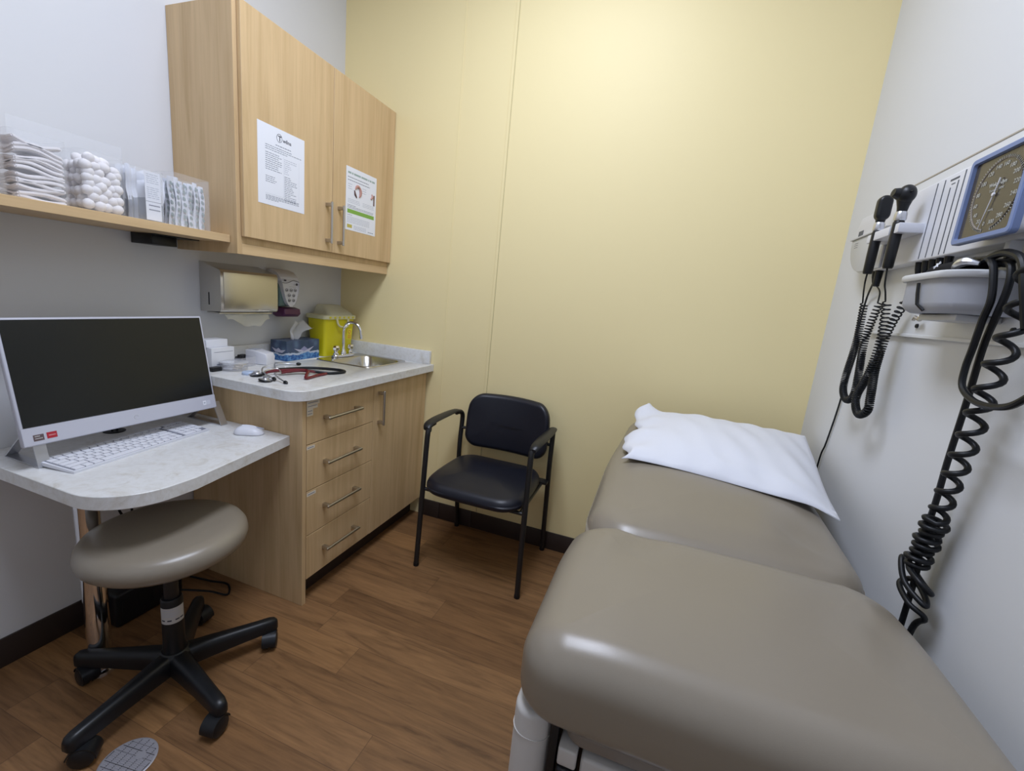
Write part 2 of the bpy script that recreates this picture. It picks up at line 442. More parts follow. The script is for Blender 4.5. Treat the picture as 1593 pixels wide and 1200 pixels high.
bm = B(); box(bm, 0.60, 0.735, -0.011, 0, 0.0, 0.098, 0.002); box(bm, 0.736, 0.94, -0.009, 0, 0.0, 0.098, 0.002); box(bm, 0.941, ROOM_W, -0.008, 0, 0.0, 0.098, 0.002)
struct('baseboard_back', bm, BASEB)
struct('baseboard_left', box(B(), 0, 0.008, ROOM_Y, -0.9, 0, 0.098, 0.002), BASEB)
struct('baseboard_right', box(B(), ROOM_W - .008, ROOM_W, ROOM_Y, -0.01, 0, 0.098, 0.002), BASEB)

# ceiling lamp
x0, x1, y0, y1 = LIGHT_RECT
t = thing('ceiling_light', 'flat rectangular white ceiling light panel above the room', 'ceiling light', ((x0 + x1) / 2, (y0 + y1) / 2, ROOM_H - .012))
bm = B()
for a in ((x0 - .02, x1 + .02, y0 - .02, y0), (x0 - .02, x1 + .02, y1, y1 + .02), (x0 - .02, x0, y0, y1), (x1, x1 + .02, y0, y1)):
    box(bm, *a, ROOM_H - .012, ROOM_H, 0.002)
obj('frame', bm, WPLAS, t)
bm = B(); vs = [bm.verts.new(p) for p in ((x0, y0, ROOM_H - .006), (x0, y1, ROOM_H - .006), (x1, y1, ROOM_H - .006), (x1, y0, ROOM_H - .006))]; bm.faces.new(vs)
obj('diffuser', bm, EMIT, t, sharp=False)

# ------------------------------------------------------------------ bar handle
def bar_handle(name, par, c, L, vertical, face_x, proud=0.032):
    """nickel bar pull on a +x facing front; c=(y,z) centre"""
    bm = B(); y, z = c; x = face_x + proud; h = L / 2
    d = (0, 0, 1) if vertical else (0, 1, 0)
    p = [V((x, y, z)) + V(d) * s for s in (-h, -h + .001, h - .001, h)]
    tube(bm, p, [0.0052, 0.006, 0.006, 0.0052], 14)
    for s in (-1, 1):
        cy = y + (0 if vertical else s * (h - .012)); cz = z + (s * (h - .012) if vertical else 0)
        box(bm, face_x, x + .002, cy - .0075, cy + .0075, cz - .0075, cz + .0075, 0.0015)
    return obj(name, bm, STEEL, par)

# ------------------------------------------------------------------ base cabinet
YE = -0.897
bc = thing('base_cabinet', 'maple base cabinet with four drawers and a door under the sink counter', 'cabinet', (0.29, -0.45, 0))
bm = B(); box(bm, 0.002, 0.584, YE + .021, -0.002, 0.102, 0.735); box(bm, 0.002, 0.045, YE + .021, -.002, .735, .861); box(bm, 0.55, .584, YE + .021, -.002, .735, .861); box(bm, .045, .55, -.02, -.002, .735, .861); box(bm, .045, .55, YE + .021, -.41, .735, .861)
obj('body', bm, WOODZ, bc)
obj('end_panel', box(B(), 0.010, 0.604, YE, YE + .019, 0.0, 0.861, 0.0008, 1), WOODZ, bc)
obj('toe_kick', box(B(), 0.53, 0.545, YE + .020, -0.012, 0.0, 0.101), BASEB, bc)
zl = [0.858, 0.678, 0.488, 0.298, 0.105]
for i in range(4):
    d = obj('drawer', box(B(), 0.586, 0.604, YE + .0215, -0.478, zl[i + 1] + .0015, zl[i] - .0015, 0.001, 1), WOODZ, bc)
    bar_handle('handle', d, (-0.693, (zl[i] + zl[i + 1]) / 2 + .004), 0.205, False, 0.604, 0.03)
dr = obj('door', box(B(), 0.586, 0.604, -0.4755, -0.012, 0.105, 0.8565, 0.001, 1), WOODZ, bc)
bar_handle('handle', dr, (-0.437, 0.738), 0.165, True, 0.604, 0.03)
def sticker(name, rects, lines, par, x, mat_=LABEL, m2=INK):
    bm = B()
    for a in rects: box(bm, x, x + .0004, *a)
    for a in lines: box(bm, x + .0004, x + .0006, *a, mi=1)
    return obj(name, bm, [mat_, m2], par)
drs = [o for o in bc.children if o.name.startswith('drawer')]
sticker('label_sticker', [(-.876, -.812, .833, .850), (-.876, -.822, .818, .833), (-.876, -.845, .791, .8178)],
        [(-.871, -.82, .841, .8435), (-.871, -.826, .8275, .830), (-.871, -.849, .809, .8115), (-.871, -.85, .798, .8005)], drs[0], .604)
sticker('label_sticker', [(-.876, -.835, .6585, .6715)], [(-.871, -.841, .6635, .6665)], drs[1], .604)
sticker('label_sticker', [(-.874, -.828, .4655, .4800)], [(-.869, -.834, .471, .4745)], drs[2], .604)

# ------------------------------------------------------------------ countertop with sink hole
def holed(name, bm, cut, m, par=None, loc=None):
    o = obj(name, bm, m, par, loc=loc)
    c = obj('cut', cut, m)
    md = o.modifiers.new('b', 'BOOLEAN'); md.object = c; md.solver = 'EXACT'
    bpy.context.view_layer.update()
    dg = bpy.context.evaluated_depsgraph_get()
    me = bpy.data.meshes.new_from_object(o.evaluated_get(dg))
    o.modifiers.clear(); old = o.data; o.data = me; bpy.data.meshes.remove(old); me.name = name
    bpy.data.objects.remove(c)
    return o
ct = thing('countertop', 'pale marbled laminate counter around the steel sink with low backsplash', 'countertop', (0.31, -0.46, 0.862))
YC = -0.950
poly = [(0.002, -0.002), (0.002, YC)] + arc(0.640 - .075, YC + .075, .075, -90, 0, 10) + [(0.640, -0.002)]
bm = prism(B(), poly, 0.862, 0.900, b=0.0015, seg=1)
SK = (0.155, 0.495, -0.375, -0.032)
cut = prism(B(), rrect(SK[0] + .012, SK[1] - .012, SK[2] + .012, SK[3] - .012, .04), 0.80, 0.95)
holed('worktop', bm, cut, LAM, ct)
bm = B(); box(bm, 0.002, 0.622, -0.022, -0.002, 0.9003, 0.972, 0.002); obj('backsplash', bm, LAM, ct)
bm = B(); box(bm, 0.002, 0.020, YC + .02, -0.0235, 0.9003, 0.972, 0.002); obj('backsplash', bm, LAM, ct)

# sink
sk = thing('sink', 'small stainless steel drop-in sink in the corner of the counter', 'sink', (0.32, -0.215, 0.9))
def ringmesh(bm, rings, closed_end=True, mi=0):
    R_ = [[bm.verts.new(p) for p in r] for r in rings]
    for a, b in zip(R_, R_[1:]):
        n = len(a)
        for k in range(n):
            f = bm.faces.new((a[k], a[(k + 1) % n], b[(k + 1) % n], b[k])); f.material_index = mi
    if closed_end:
        f = bm.faces.new(R_[-1]); f.material_index = mi
    return bm
def rr3(x0, x1, y0, y1, r, z): return [(a, b, z) for a, b in rrect(x0, x1, y0, y1, r, 6)]
a, b_, c, d = SK
bx0, bx1, by0, by1 = 0.228, 0.474, -0.345, -0.056
rg = [rr3(a, b_, c, d, .04, .9005), rr3(a + .002, b_ - .002, c + .002, d - .002, .038, .9035),
      rr3(a + .008, b_ - .008, c + .008, d - .008, .034, .9035), rr3(a + .012, b_ - .012, c + .012, d - .012, .03, .9015),
      rr3(bx0 - .006, bx1 + .006, by0 - .006, by1 + .006, .05, .9015), rr3(bx0, bx1, by0, by1, .05, .897),
      rr3(bx0 + .006, bx1 - .006, by0 + .006, by1 - .006, .05, .80), rr3(bx0 + .02, bx1 - .02, by0 + .02, by1 - .02, .045, .765),
      rr3(bx0 + .05, bx1 - .05, by0 + .05, by1 - .05, .03, .758), rr3(bx0 + .10, bx1 - .10, by0 + .115, by1 - .115, .015, .756)]
bm = ringmesh(B(), rg); bmesh.ops.recalc_face_normals(bm, faces=bm.faces)
o = obj('basin', bm, SSTEEL, sk, sharp=False)
bm = lathe(B(), [(0.0, .757), (.02, .757), (.036, .760), (.038, .7585)], (0.345, -0.215, 0), 24); obj('drain', bm, CHROME, sk)
fc = thing('faucet', 'chrome gooseneck faucet with two knobs behind the sink', 'faucet', (0.19, -0.178, 0.903))
bm = B(); pad(bm, .021, .078, .02, 0, .014, .002, .007, M=Matrix.Translation((.190, -.196, .9032)), ns=4, nr=3, nc=5); obj('base_plate', bm, CHROME, fc)
bm = B(); lathe(bm, [(.016, 0), (.016, .012), (.012, .02), (.0105, .03)], (.190, -.196, .915), 20)
pts = [(.190, -.196, .93), (.190, -.196, 1.00), (.190, -.196, 1.035)] + [(.190 + .048 - .048 * math.cos(math.radians(q)), -.196 + .02 * (1 - math.cos(math.radians(q))) / 2 * 1.0, 1.038 + .052 * math.sin(math.radians(q))) for q in range(15, 181, 15)] + [(.288, -.176, 1.016)]
tube(bm, smooth(pts, 3), .0082, 14); tube(bm, [(.2895, -.176, 1.030), (.291, -.176, 1.008)], .0098, 14)
obj('spout', bm, CHROME, fc)
for s in (-1, 1):
    bm = B(); y = -.196 + s * .056
    lathe(bm, [(.014, 0), (.014, .01), (.009, .016), (.009, .022)], (.190, y, .915), 18)
    pr = [(0.0, .024)]
    lathe(bm, [(.010, .020), (.0185, .028), (.0195, .040), (.015, .050), (.006, .053), (0, .053)], (.190, y, .915), 8)
    obj('knob', bm, CHROME, fc, ang=25)

# ------------------------------------------------------------------ wall cabinet and shelf
wc = thing('wall_cabinet', 'maple wall cabinet with two doors hung above the counter', 'cabinet', (0.16, -0.45, 1.362))
WY = -0.906
bm = B(); box(bm, 0.002, 0.3125, WY + .019, -0.003, 1.40, 2.18)
obj('body', bm, WOODZ, wc)
bm = B(); prism(bm, [(0.002, 1.3615), (0.3125, 1.3615), (0.3125, 2.18), (0.002, 2.18)], WY, WY + .0185, axis=1); obj('side_panel', bm, WOODZ, wc)
obj('light_rail', box(B(), 0.294, 0.3128, WY + .019, -0.004, 1.3615, 1.3995, 0.0006, 1), WOODY, wc)
d1 = obj('door', box(B(), 0.3145, 0.3315, WY + .0155, -0.4530, 1.424, 2.179, 0.001, 1), WOODZ, wc)
d2 = obj('door', box(B(), 0.3145, 0.3315, -0.4500, -0.004, 1.424, 2.179, 0.001, 1), WOODZ, wc)
bar_handle('handle', d1, (-.487, 1.547), .175, True, .3315, .030)
bar_handle('handle', d2, (-.412, 1.547), .175, True, .3315, .030)
sh = obj('wall_shelf', box(B(), 0.002, 0.280, -2.35, -0.9075, 1.398, 1.4245, 0.0008, 1), WOODY)
tag(sh, 'long maple wall shelf running left from the wall cabinet, holding clear bins', 'shelf')
br = thing('shelf_bracket', 'black metal bracket block under the wall shelf beside the cabinet', 'bracket', (0.06, -1.05, 1.37))
obj('block', box(B(), 0.002, 0.110, -1.062, -0.980, 1.362, 1.3945, 0.001), BLKP, br)
obj('plate', box(B(), 0.002, 0.130, -1.062, -0.912, 1.3945, 1.3978, 0.0005, 1), BLKP, br)

# papers on the wall cabinet doors
def sheet(bm, x, y0, y1, z0, z1, curl=0.0, n=12):
    t = bmesh.new(); g = []
    for i in range(n + 1):
        row = []
        for j in range(n + 1):
            u, v = i / n, j / n
            dx = curl * (u ** 4 * (1 - v) * 0.8 + (0.35 * u * (1 - u) * math.sin(v * 7)) ** 2 * 4)
            row.append(t.verts.new((x + dx, y0 + (y1 - y0) * u, z0 + (z1 - z0) * v)))
        g.append(row)
    for i in range(n):
        for j in range(n): t.faces.new((g[i][j], g[i + 1][j], g[i + 1][j + 1], g[i][j + 1]))
    ex = bmesh.ops.solidify(t, geom=list(t.faces), thickness=0.0002)
    bmesh.ops.recalc_face_normals(t, faces=t.faces)
    join(bm, t)
XP = .3318
pn = thing('paper_notice', 'white printed notice sheet with black circle logo taped to left cabinet door', 'notice', (XP, -.725, 1.558))
def LP(bm, x, y, z, s0=0): pass
bm = B(); box(bm, XP, XP + .0005, -.833, -.615, 1.556, 1.836); obj('sheet', bm, PAPER, pn)
bm = B(); X2 = XP + .0006
def bar(bm, y0, y1, z, h=.0011, mi=0): box(bm, X2, X2 + .0001, y0, y1, z - h, z + h, mi=mi)
def words(bm, y0, y1, z, h=.0012, mi=0):
    y = y0
    while y < y1 - .004:
        wd = min(random.uniform(.005, .016), y1 - y); bar(bm, y, y + wd, z, h, mi); y += wd + .0022
Y0, Z1 = -.833, 1.836
ring_ = []
cy, cz = Y0 + .096, Z1 - .032
t_ = [(X2, cy + .012 * math.cos(a * PI / 16), cz + .014 * math.sin(a * PI / 16)) for a in range(32)]
tube(bm, t_, .0008, 4, closed=True, mi=1)
text(bm, 'T', .026, (X2, cy - .006, cz - .010), (0, 1, 0), (0, 0, 1), True, mi=1)
text(bm, 'wilna', .019, (X2, Y0 + .112, Z1 - .041), (0, 1, 0), (0, 0, 1), True, mi=1)
words(bm, Y0 + .078, Y0 + .150, Z1 - .060, .0014)
zz = Z1 - .070
for i in range(3): words(bm, Y0 + .033, Y0 + .033 + (.12, .17, .10)[i], zz - i * .007, .0011)
zz = Z1 - .096
for i in range(9): words(bm, Y0 + .033, Y0 + .033 + random.uniform(.055, .075), zz - i * .0072, .0011)
for i in range(8): words(bm, Y0 + .118, Y0 + .118 + (random.uniform(.02, .035) if i > 1 else .06), zz - .004 - i * .0072, .0010, 2)
for i in range(4): words(bm, Y0 + .033, Y0 + .033 + random.uniform(.04, .055), Z1 - .178 - i * .0065, .0010)
for i in range(14): words(bm, Y0 + .118, Y0 + .118 + random.uniform(.03, .065), Z1 - .162 - i * .0066, .0010)
for y in (Y0 + .115, Y0 + .190): box(bm, X2, X2 + .0001, y, y + .0004, Z1 - .240, Z1 - .092, mi=2)
box(bm, X2, X2 + .0001, Y0 + .031, Y0 + .115, Z1 - .240, Z1 - .2394, mi=2)
for i in range(4): words(bm, Y0 + .033, Y0 + .190 - (0.1 if i == 3 else 0), Z1 - .246 - i * .0048, .0010)
obj('print', bm, [INK, INKB, INKL], pn)

ps = thing('hand_care_poster', 'small instruction poster with green stripe and hand pictures on right cabinet door', 'poster', (XP, -.257, 1.543))
bm = B(); box(bm, XP, XP + .0005, -.368, -.146, 1.541, 1.820); obj('sheet', bm, PAPER, ps)
bm = B(); Y0, Z1 = -.368, 1.820
y = Y0 + .012
for wd in (.022, .010, .048, .046, .008, .012, .022): bar(bm, y, y + wd, Z1 - .025, .0042, 0); y += wd + .0045
for i, e in enumerate((.16, .17)): words(bm, Y0 + .012, Y0 + e, Z1 - .044 - i * .013, .0016, 1)
for (a, c) in ((.015, .084), (.115, .10)): 
    for i in range(3): words(bm, Y0 + a, Y0 + a + .028, Z1 - .074 - i * .010, .0013, 2)
tube(bm, [(X2, Y0 + .082 + .019 * math.cos(q), Z1 - .098 + .025 * math.sin(q)) for q in [x * .35 for x in range(-3, 9)]], [.002, .005, .007, .008, .008, .007, .006, .007, .008, .007, .005, .003], 6, mi=4, flat=1)
tube(bm, [(X2, Y0 + .058, Z1 - .095), (X2, Y0 + .062, Z1 - .112), (X2, Y0 + .075, Z1 - .125)], [.003, .006, .003], 6, mi=5)
tube(bm, [(X2, Y0 + .186, Z1 - .083), (X2, Y0 + .192, Z1 - .095), (X2, Y0 + .180, Z1 - .108)], [.003, .007, .004], 6, mi=4)
box(bm, X2, X2 + .0002, Y0 + .200, Y0 + .210, Z1 - .135, Z1 - .085, mi=5)
for a, e in ((.015, .1), (.120, .205)):
    for i in range(3): words(bm, Y0 + a, Y0 + e, Z1 - .140 - i * .007, .0010, 2)
for i in range(3): words(bm, Y0 + .012, Y0 + (.075 if i == 0 else .205), Z1 - .166 - i * .006, .0011, 1)
box(bm, X2, X2 + .0002, Y0 + .012, Y0 + .208, Z1 - .202, Z1 - .184, mi=3)
words(bm, Y0 + .012, Y0 + .045, Z1 - .210, .001, 1)
for i in range(5): words(bm, Y0 + .012, Y0 + .175, Z1 - .219 - i * .006, .0010, 2)
box(bm, X2, X2 + .0002, Y0 + .012, Y0 + .046, Z1 - .268, Z1 - .253, mi=6)
for i in range(4): words(bm, Y0 + .058, Y0 + .15, Z1 - .255 - i * .005, .0009, 2)
words(bm, Y0 + .165, Y0 + .205, Z1 - .268, .0016, 1)
obj('print', bm, [GRTX, INK, INKL, GREEN, SKINP, DSKIN, YLAB], ps)

# ------------------------------------------------------------------ clear bins on the shelf
ZS = 1.4250
def bin_(y0, y1, x0, x1, h, label, par=True, lidz=None):
    t = thing('clear_bin', label, 'storage bin', ((x0 + x1) / 2, (y0 + y1) / 2, ZS), None)
    bm = B(); th = .0025; n = 24
    o_ = rrect(x0, x1, y0, y1, .014, 5); i_ = rrect(x0 + th, x1 - th, y0 + th, y1 - th, .0115, 5)
    def bend(p, z):  return (p[0], p[1], z)
    R_ = [[bm.verts.new(bend(p, ZS)) for p in o_], [bm.verts.new(bend(p, ZS + h)) for p in o_], [bm.verts.new(bend(p, ZS + h)) for p in i_], [bm.verts.new(bend(p, ZS + th)) for p in i_]]
    m = len(o_)
    for a in range(3):
        for k in range(m):
            f = bm.faces.new((R_[a][k], R_[a][(k + 1) % m], R_[a + 1][(k + 1) % m], R_[a + 1][k])); f.material_index = 1 if a == 1 else 0
    bm.faces.new(R_[0][::-1]); bm.faces.new(R_[3])
    bmesh.ops.recalc_face_normals(bm, faces=bm.faces)
    obj('shell', bm, [ACRY, ACRYE], t); return t
BX0, BX1 = .145, .258
bin_(-1.572, -1.464, BX0, BX1, .155, 'clear acrylic bin of wooden tongue depressors at left edge of shelf')
bin_(-1.455, -1.345, BX0, BX1, .160, 'clear acrylic bin of folded white gauze on the shelf')
bin_(-1.318, -1.213, BX0, BX1, .158, 'clear acrylic bin of cotton balls on the shelf')
bin_(-1.207, -1.105, BX0, BX1, .150, 'clear acrylic bin of silver packets on the shelf')
bin_(-1.082, -0.955, BX0, BX1, .165, 'clear acrylic bin of adhesive bandages next to the cabinet')
bm = B(); box(bm, .118, .1205, -1.40, -1.14, ZS + .0002, 1.642, 0.0008, 1)
tag(obj('acrylic_panel', bm, ACRY), 'tall clear acrylic panel standing behind the gauze and cotton bins', 'panel')
bm = B(); box(bm, .085, .112, -1.300, -1.225, ZS + .0002, 1.470, 0.002); box(bm, .1121, .1125, -1.29, -1.235, 1.452, 1.455, mi=1)
tag(obj('black_box', bm, [BLKP, INKL]), 'small black box behind the gap between gauze and cotton bins', 'box')
# tongue depressors
for i in range(16):
    y = -1.477 - (i % 8) * .0112; x = .168 + (i // 8) * .045 + random.uniform(-.006, .006)
    tilt = random.uniform(-7, 9); bm = B()
    prism(bm, [(-.0085, 0), (.0085, 0), (.0085, .132)] + arc(0, .132, .0085, 0, 180, 6)[1:-1] + [(-.0085, .132)], -.0009, .0009, axis=0, M=Matrix.Translation((x, y, ZS + .0045)) @ Matrix.Rotation(math.radians(tilt * .6), 4, 'X') @ Matrix.Rotation(math.radians(random.uniform(10, 70)), 4, 'Z'))
    tag(obj('tongue_depressor', bm, STICK), 'wooden tongue depressor standing in leftmost clear bin', 'tongue depressor', 'tongue depressors in the leftmost bin')
# gauze
for i in range(13):
    bm = B(); t = bmesh.new(); bmesh.ops.create_grid(t, x_segments=14, y_segments=14, size=.5)
    ph = random.uniform(0, 6); am = .0045 + .0006 * i; z0 = ZS + .010 + i * .0108
    for v in t.verts:
        v.co = V((v.co.x * .098, v.co.y * .096, 0))
        v.co.z = am * math.sin(v.co.y * 55 + ph) * (.5 + .5 * math.cos(v.co.x * 30)) + .003 * math.sin(v.co.x * 70 + ph * 2) - v.co.y * .08 * (i / 13)
    bmesh.ops.solidify(t, geom=list(t.faces), thickness=.0095)
    bmesh.ops.bevel(t, geom=[e for e in t.edges if e.calc_face_angle(0) > 1], offset=.003, segments=2, affect='EDGES')
    join(bm, t, 0, Matrix.Translation(((BX0 + BX1) / 2, -1.400, z0)))
    tag(obj('gauze_pad', bm, GAUZE, ang=60), 'folded white gauze pad layered in the clear bin', 'gauze pad', 'gauze pads in the clear bin')
# cotton balls
k = 0
for lz in range(8):
    for ix in range(4):
        for iy in range(4):
            if lz == 7 and random.random() < .55: continue
            if lz < 7 and 0 < ix < 3 and 0 < iy < 3 and lz < 6: continue
            x = BX0 + .018 + ix * .0255 + random.uniform(-.002, .002); y = -1.318 + .0180 + min(.070, max(-.001, iy * .0230 + (.009 if lz % 2 else -.002) + random.uniform(-.005, .005)))
            z = ZS + .0185 + lz * .0172 + random.uniform(-.0035, .0035); r = random.uniform(.0135, .0162)
            t = bmesh.new(); bmesh.ops.create_icosphere(t, subdivisions=2, radius=r)
            p = random.uniform(0, 6)
            for v in t.verts: v.co *= 1 + .07 * math.sin(v.co.x * 300 + p) * math.cos(v.co.z * 260 + p)
            bm = B(); join(bm, t, 0, Matrix.Translation((x, y, z)))
            tag(obj('cotton_ball', bm, COTTON, sharp=False), 'white cotton ball piled in the clear bin', 'cotton ball', 'cotton balls in the clear bin')
# silver packets + printed sheet
for i in range(10):
    bm = B(); h = random.uniform(.118, .147); t = bmesh.new(); bmesh.ops.create_grid(t, x_segments=12, y_segments=12, size=.5)
    ph = random.uniform(0, 6); am = 1.0 if i % 2 else 1.4; last = i >= 8
    wdt = .030 if last else .082; sx_ = .160 + min(i, 8) * .0092
    for v in t.verts:
        a, c = v.co.x, v.co.y
        v.co = V((am * (.0018 * math.sin(c * 11 + ph) + .0014 * math.sin(a * 13 + ph) + .0009 * math.sin(a * 31 + c * 23)), a * wdt, (c + .5) * h + .006 * math.sin(a * 7 + ph) * (c + .5)))
    bmesh.ops.solidify(t, geom=list(t.faces), thickness=.0022)
    for f in t.faces: pass
    yy = -1.156 + random.uniform(-.004, .004) if not last else (-1.183 if i == 8 else -1.126 + .010)
    Mx = Matrix.Translation((sx_, yy, ZS + .004)) @ Matrix.Rotation(math.radians(random.uniform(-5, 5)), 4, 'X')
    t2 = bmesh.new(); join(t2, t); bmesh.ops.transform(t2, matrix=Mx, verts=t2.verts); join(bm, t2)
    cut_ = ZS + (.072 if i % 3 else .040)
    for f in bm.faces:
        cz_ = f.calc_center_median(); f.material_index = 1 if cz_.z > cut_ + (cz_.y + 1.156) * .35 else 0
    tag(obj('foil_packet', bm, [FOIL, PACK], ang=60), 'silver and white wrapped packet standing upright in the clear bin', 'packet', 'silver packets in the clear bin')
bm = B(); box(bm, .2500, .2508, -1.160, -1.116, ZS + .004, ZS + .146); X2 = .2509
for i in range(5): words(bm, -1.155, -1.121, ZS + .138 - i * .006, .0010, 1)
for i in range(6): words(bm, -1.155, -1.121, ZS + .100 - i * .006, .0010, 1)
box(bm, X2, X2 + .0001, -1.152, -1.120, ZS + .046, ZS + .0495, mi=2); box(bm, X2, X2 + .0001, -1.152, -1.120, ZS + .033, ZS + .0365, mi=2)
box(bm, .2509, .2511, -1.160, -1.116, ZS + .058, ZS + .0595, mi=2)
tag(obj('instruction_slip', bm, [PAPER, INKL, INK]), 'white printed instruction slip at front of the silver packets', 'leaflet')
# bandages
n = 0
for j in range(2):
    for i in range(12):
        bm = B(); x = .160 + j * .046 + (i % 2) * .020; y = -1.068 + (i // 2) * .0200; h = random.uniform(.125, .150)
        if x > .22: h += .006
        t = bmesh.new(); bmesh.ops.create_grid(t, x_segments=4, y_segments=14, size=.5); ph = random.uniform(0, 6)
        for v in t.verts:
            a, c = v.co.x, v.co.y
            v.co = V((.0022 * math.sin(c * 8 + ph) * 1.2 + .001 * math.cos(a * 6), a * .0185 + .002 * math.sin(c * 5 + ph), (c + .5) * h))
        bmesh.ops.solidify(t, geom=list(t.faces), thickness=.0022)
        Mx = Matrix.Translation((x, y, ZS + .004)) @ Matrix.Rotation(math.radians(random.uniform(-14, 14)), 4, 'Z')
        join(bm, t, 0, Mx)
        for q in range(7):
            e = bmesh.new(); bmesh.ops.create_circle(e, cap_ends=True, segments=8, radius=.0045)
            join(bm, e, 1, Mx @ Matrix.Translation((.0042, random.uniform(-.002, .002), .012 + q * .0195)) @ Matrix.Rotation(PI / 2, 4, 'Y') @ Matrix.Rotation(.5, 4, 'Z') @ Matrix.Scale(1.6, 4, (1, 0, 0)))
        tag(obj('adhesive_bandage', bm, [PACK, BANDM], ang=60), 'white wrapped bandage with small grey-green ovals in clear bin', 'bandage', 'wrapped bandages in the bin by the cabinet')

# ------------------------------------------------------------------ towel dispenser, soap dispenser
td = thing('paper_towel_dispenser', 'polished steel paper towel dispenser on the wall above the counter', 'paper towel dispenser', (0.06, -.69, 1.125))
DY0, DY1 = -.826, -.553
bm = B(); prism(bm, [(0.001, 1.126), (.112, 1.132), (.118, 1.140), (.118, 1.292), (.112, 1.300), (0.001, 1.326)], DY0, DY1, axis=1, b=.0015, seg=2)
box(bm, .048, .054, DY0 - .0004, DY0 + .001, 1.155, 1.205, mi=1)
obj('housing', bm, [SSTEEL, BLKP], td)
bm = B(); box(bm, .1182, .1205, DY0 + .012, DY1 - .001, 1.143, 1.291, 0.001); obj('front_panel', bm, MIRR, td)
obj('lip', box(B(), .01, .080, DY0 + .02, DY1 + .004, 1.119, 1.1255, 0.001), SSTEEL, td)
bm = B(); t = bmesh.new(); g = []
for i in range(25):
    u = i / 24; row = []
    dz = .020 + .030 * (sm(.12, .4, u) - sm(.72, .95, u))
    for j in range(7):
        v = j / 6
        row.append(t.verts.new((.085 + .018 * v + .006 * math.sin(u * 9 + v * 2), DY0 + .035 + u * .215, 1.1195 - v * dz + .002 * math.sin(u * 25) * v)))
    g.append(row)
for i in range(24):
    for j in range(6): t.faces.new((g[i][j], g[i + 1][j], g[i + 1][j + 1], g[i][j + 1]))
bmesh.ops.solidify(t, geom=list(t.faces), thickness=.0012); join(bm, t)
tag(obj('paper_towel', bm, TOWEL, ang=80), 'cream paper towel hanging out below the steel dispenser', 'paper towel')

sd = thing('soap_dispenser', 'white wall soap dispenser with icons and purple push lever', 'soap dispenser', (0.05, -.455, 1.10))
bm = B(); box(bm, .001, .02, -.512, -.402, 1.135, 1.325, .008, 3); obj('back_plate', bm, WPLAS2, sd)
bm = B(); box(bm, .02, .078, -.505, -.412, 1.155, 1.275, .010, 3); obj('reservoir', bm, SOAPG, sd)
# shield-shaped front cover
out = []
for (y, z) in [(-.507, 1.292), (-.505, 1.262), (-.497, 1.225), (-.484, 1.185), (-.470, 1.163), (-.455, 1.156), (-.440, 1.163), (-.424, 1.187), (-.411, 1.225), (-.403, 1.262), (-.402, 1.292)]: out.append((0, y, z))
out = [(p.y, p.z) for p in smooth(out, 3)]
bm = B(); t = bmesh.new(); fr = [t.verts.new((.098 - .9 * max(0, z - 1.262) ** 1.0 * .5, y, z)) for y, z in out]; bk = [t.verts.new((.062, y, z + .004)) for y, z in out]
t.faces.new(fr); t.faces.new(bk[::-1])
for i in range(len(out)): j = (i + 1) % len(out); t.faces.new((fr[i], bk[i], bk[j], fr[j]))
bmesh.ops.triangulate(t, faces=[f for f in t.faces if len(f.verts) > 4]); bmesh.ops.recalc_face_normals(t, faces=t.faces)
join(bm, t)
prism(bm, [(.02, 1.275), (.088, 1.275), (.083, 1.296), (.058, 1.318), (.02, 1.328)], -.509, -.400, axis=1, b=.003, seg=2)
obj('cover', bm, WPLAS, sd, ang=50)
bm = B(); X = .0986
for (y, z) in ((-.482, 1.234), (-.456, 1.234), (-.431, 1.235), (-.467, 1.210), (-.440, 1.210), (-.466, 1.186), (-.441, 1.186)):
    tube(bm, [(X, y + .0068 * math.cos(a * PI / 7), z + .0068 * math.sin(a * PI / 7)) for a in range(14)], .0009, 4, closed=True)
    box(bm, X - .0004, X + .0003, y - .003, y + .004, z - .003, z + .001)
tube(bm, smooth([(X - .003, -.505, 1.268), (X - .003, -.485, 1.266), (X - .004, -.462, 1.272), (X - .005, -.438, 1.281), (X - .004, -.415, 1.277), (X - .004, -.405, 1.274)], 4), .0013, 4)
lathe(bm, [(0, 0), (.006, 0), (.006, .001), (0, .001)], (0, 0, 0), 14, M=Matrix.Translation((X - .001, -.422, 1.263)) @ Matrix.Rotation(PI / 2, 4, 'Y'))
box(bm, X - .002, X - .0002, -.497, -.484, 1.275, 1.282); box(bm, X - .0003, X + .0002, -.468, -.425, 1.2498, 1.2505)
obj('icons', bm, INKB, sd)
bm = B(); prism(bm, [(.03, 1.150), (.075, 1.152), (.104, 1.145), (.108, 1.122), (.092, 1.108), (.05, 1.104), (.03, 1.112)], -.503, -.404, axis=1, b=.007, seg=3)
obj('push_lever', bm, PURP, sd)

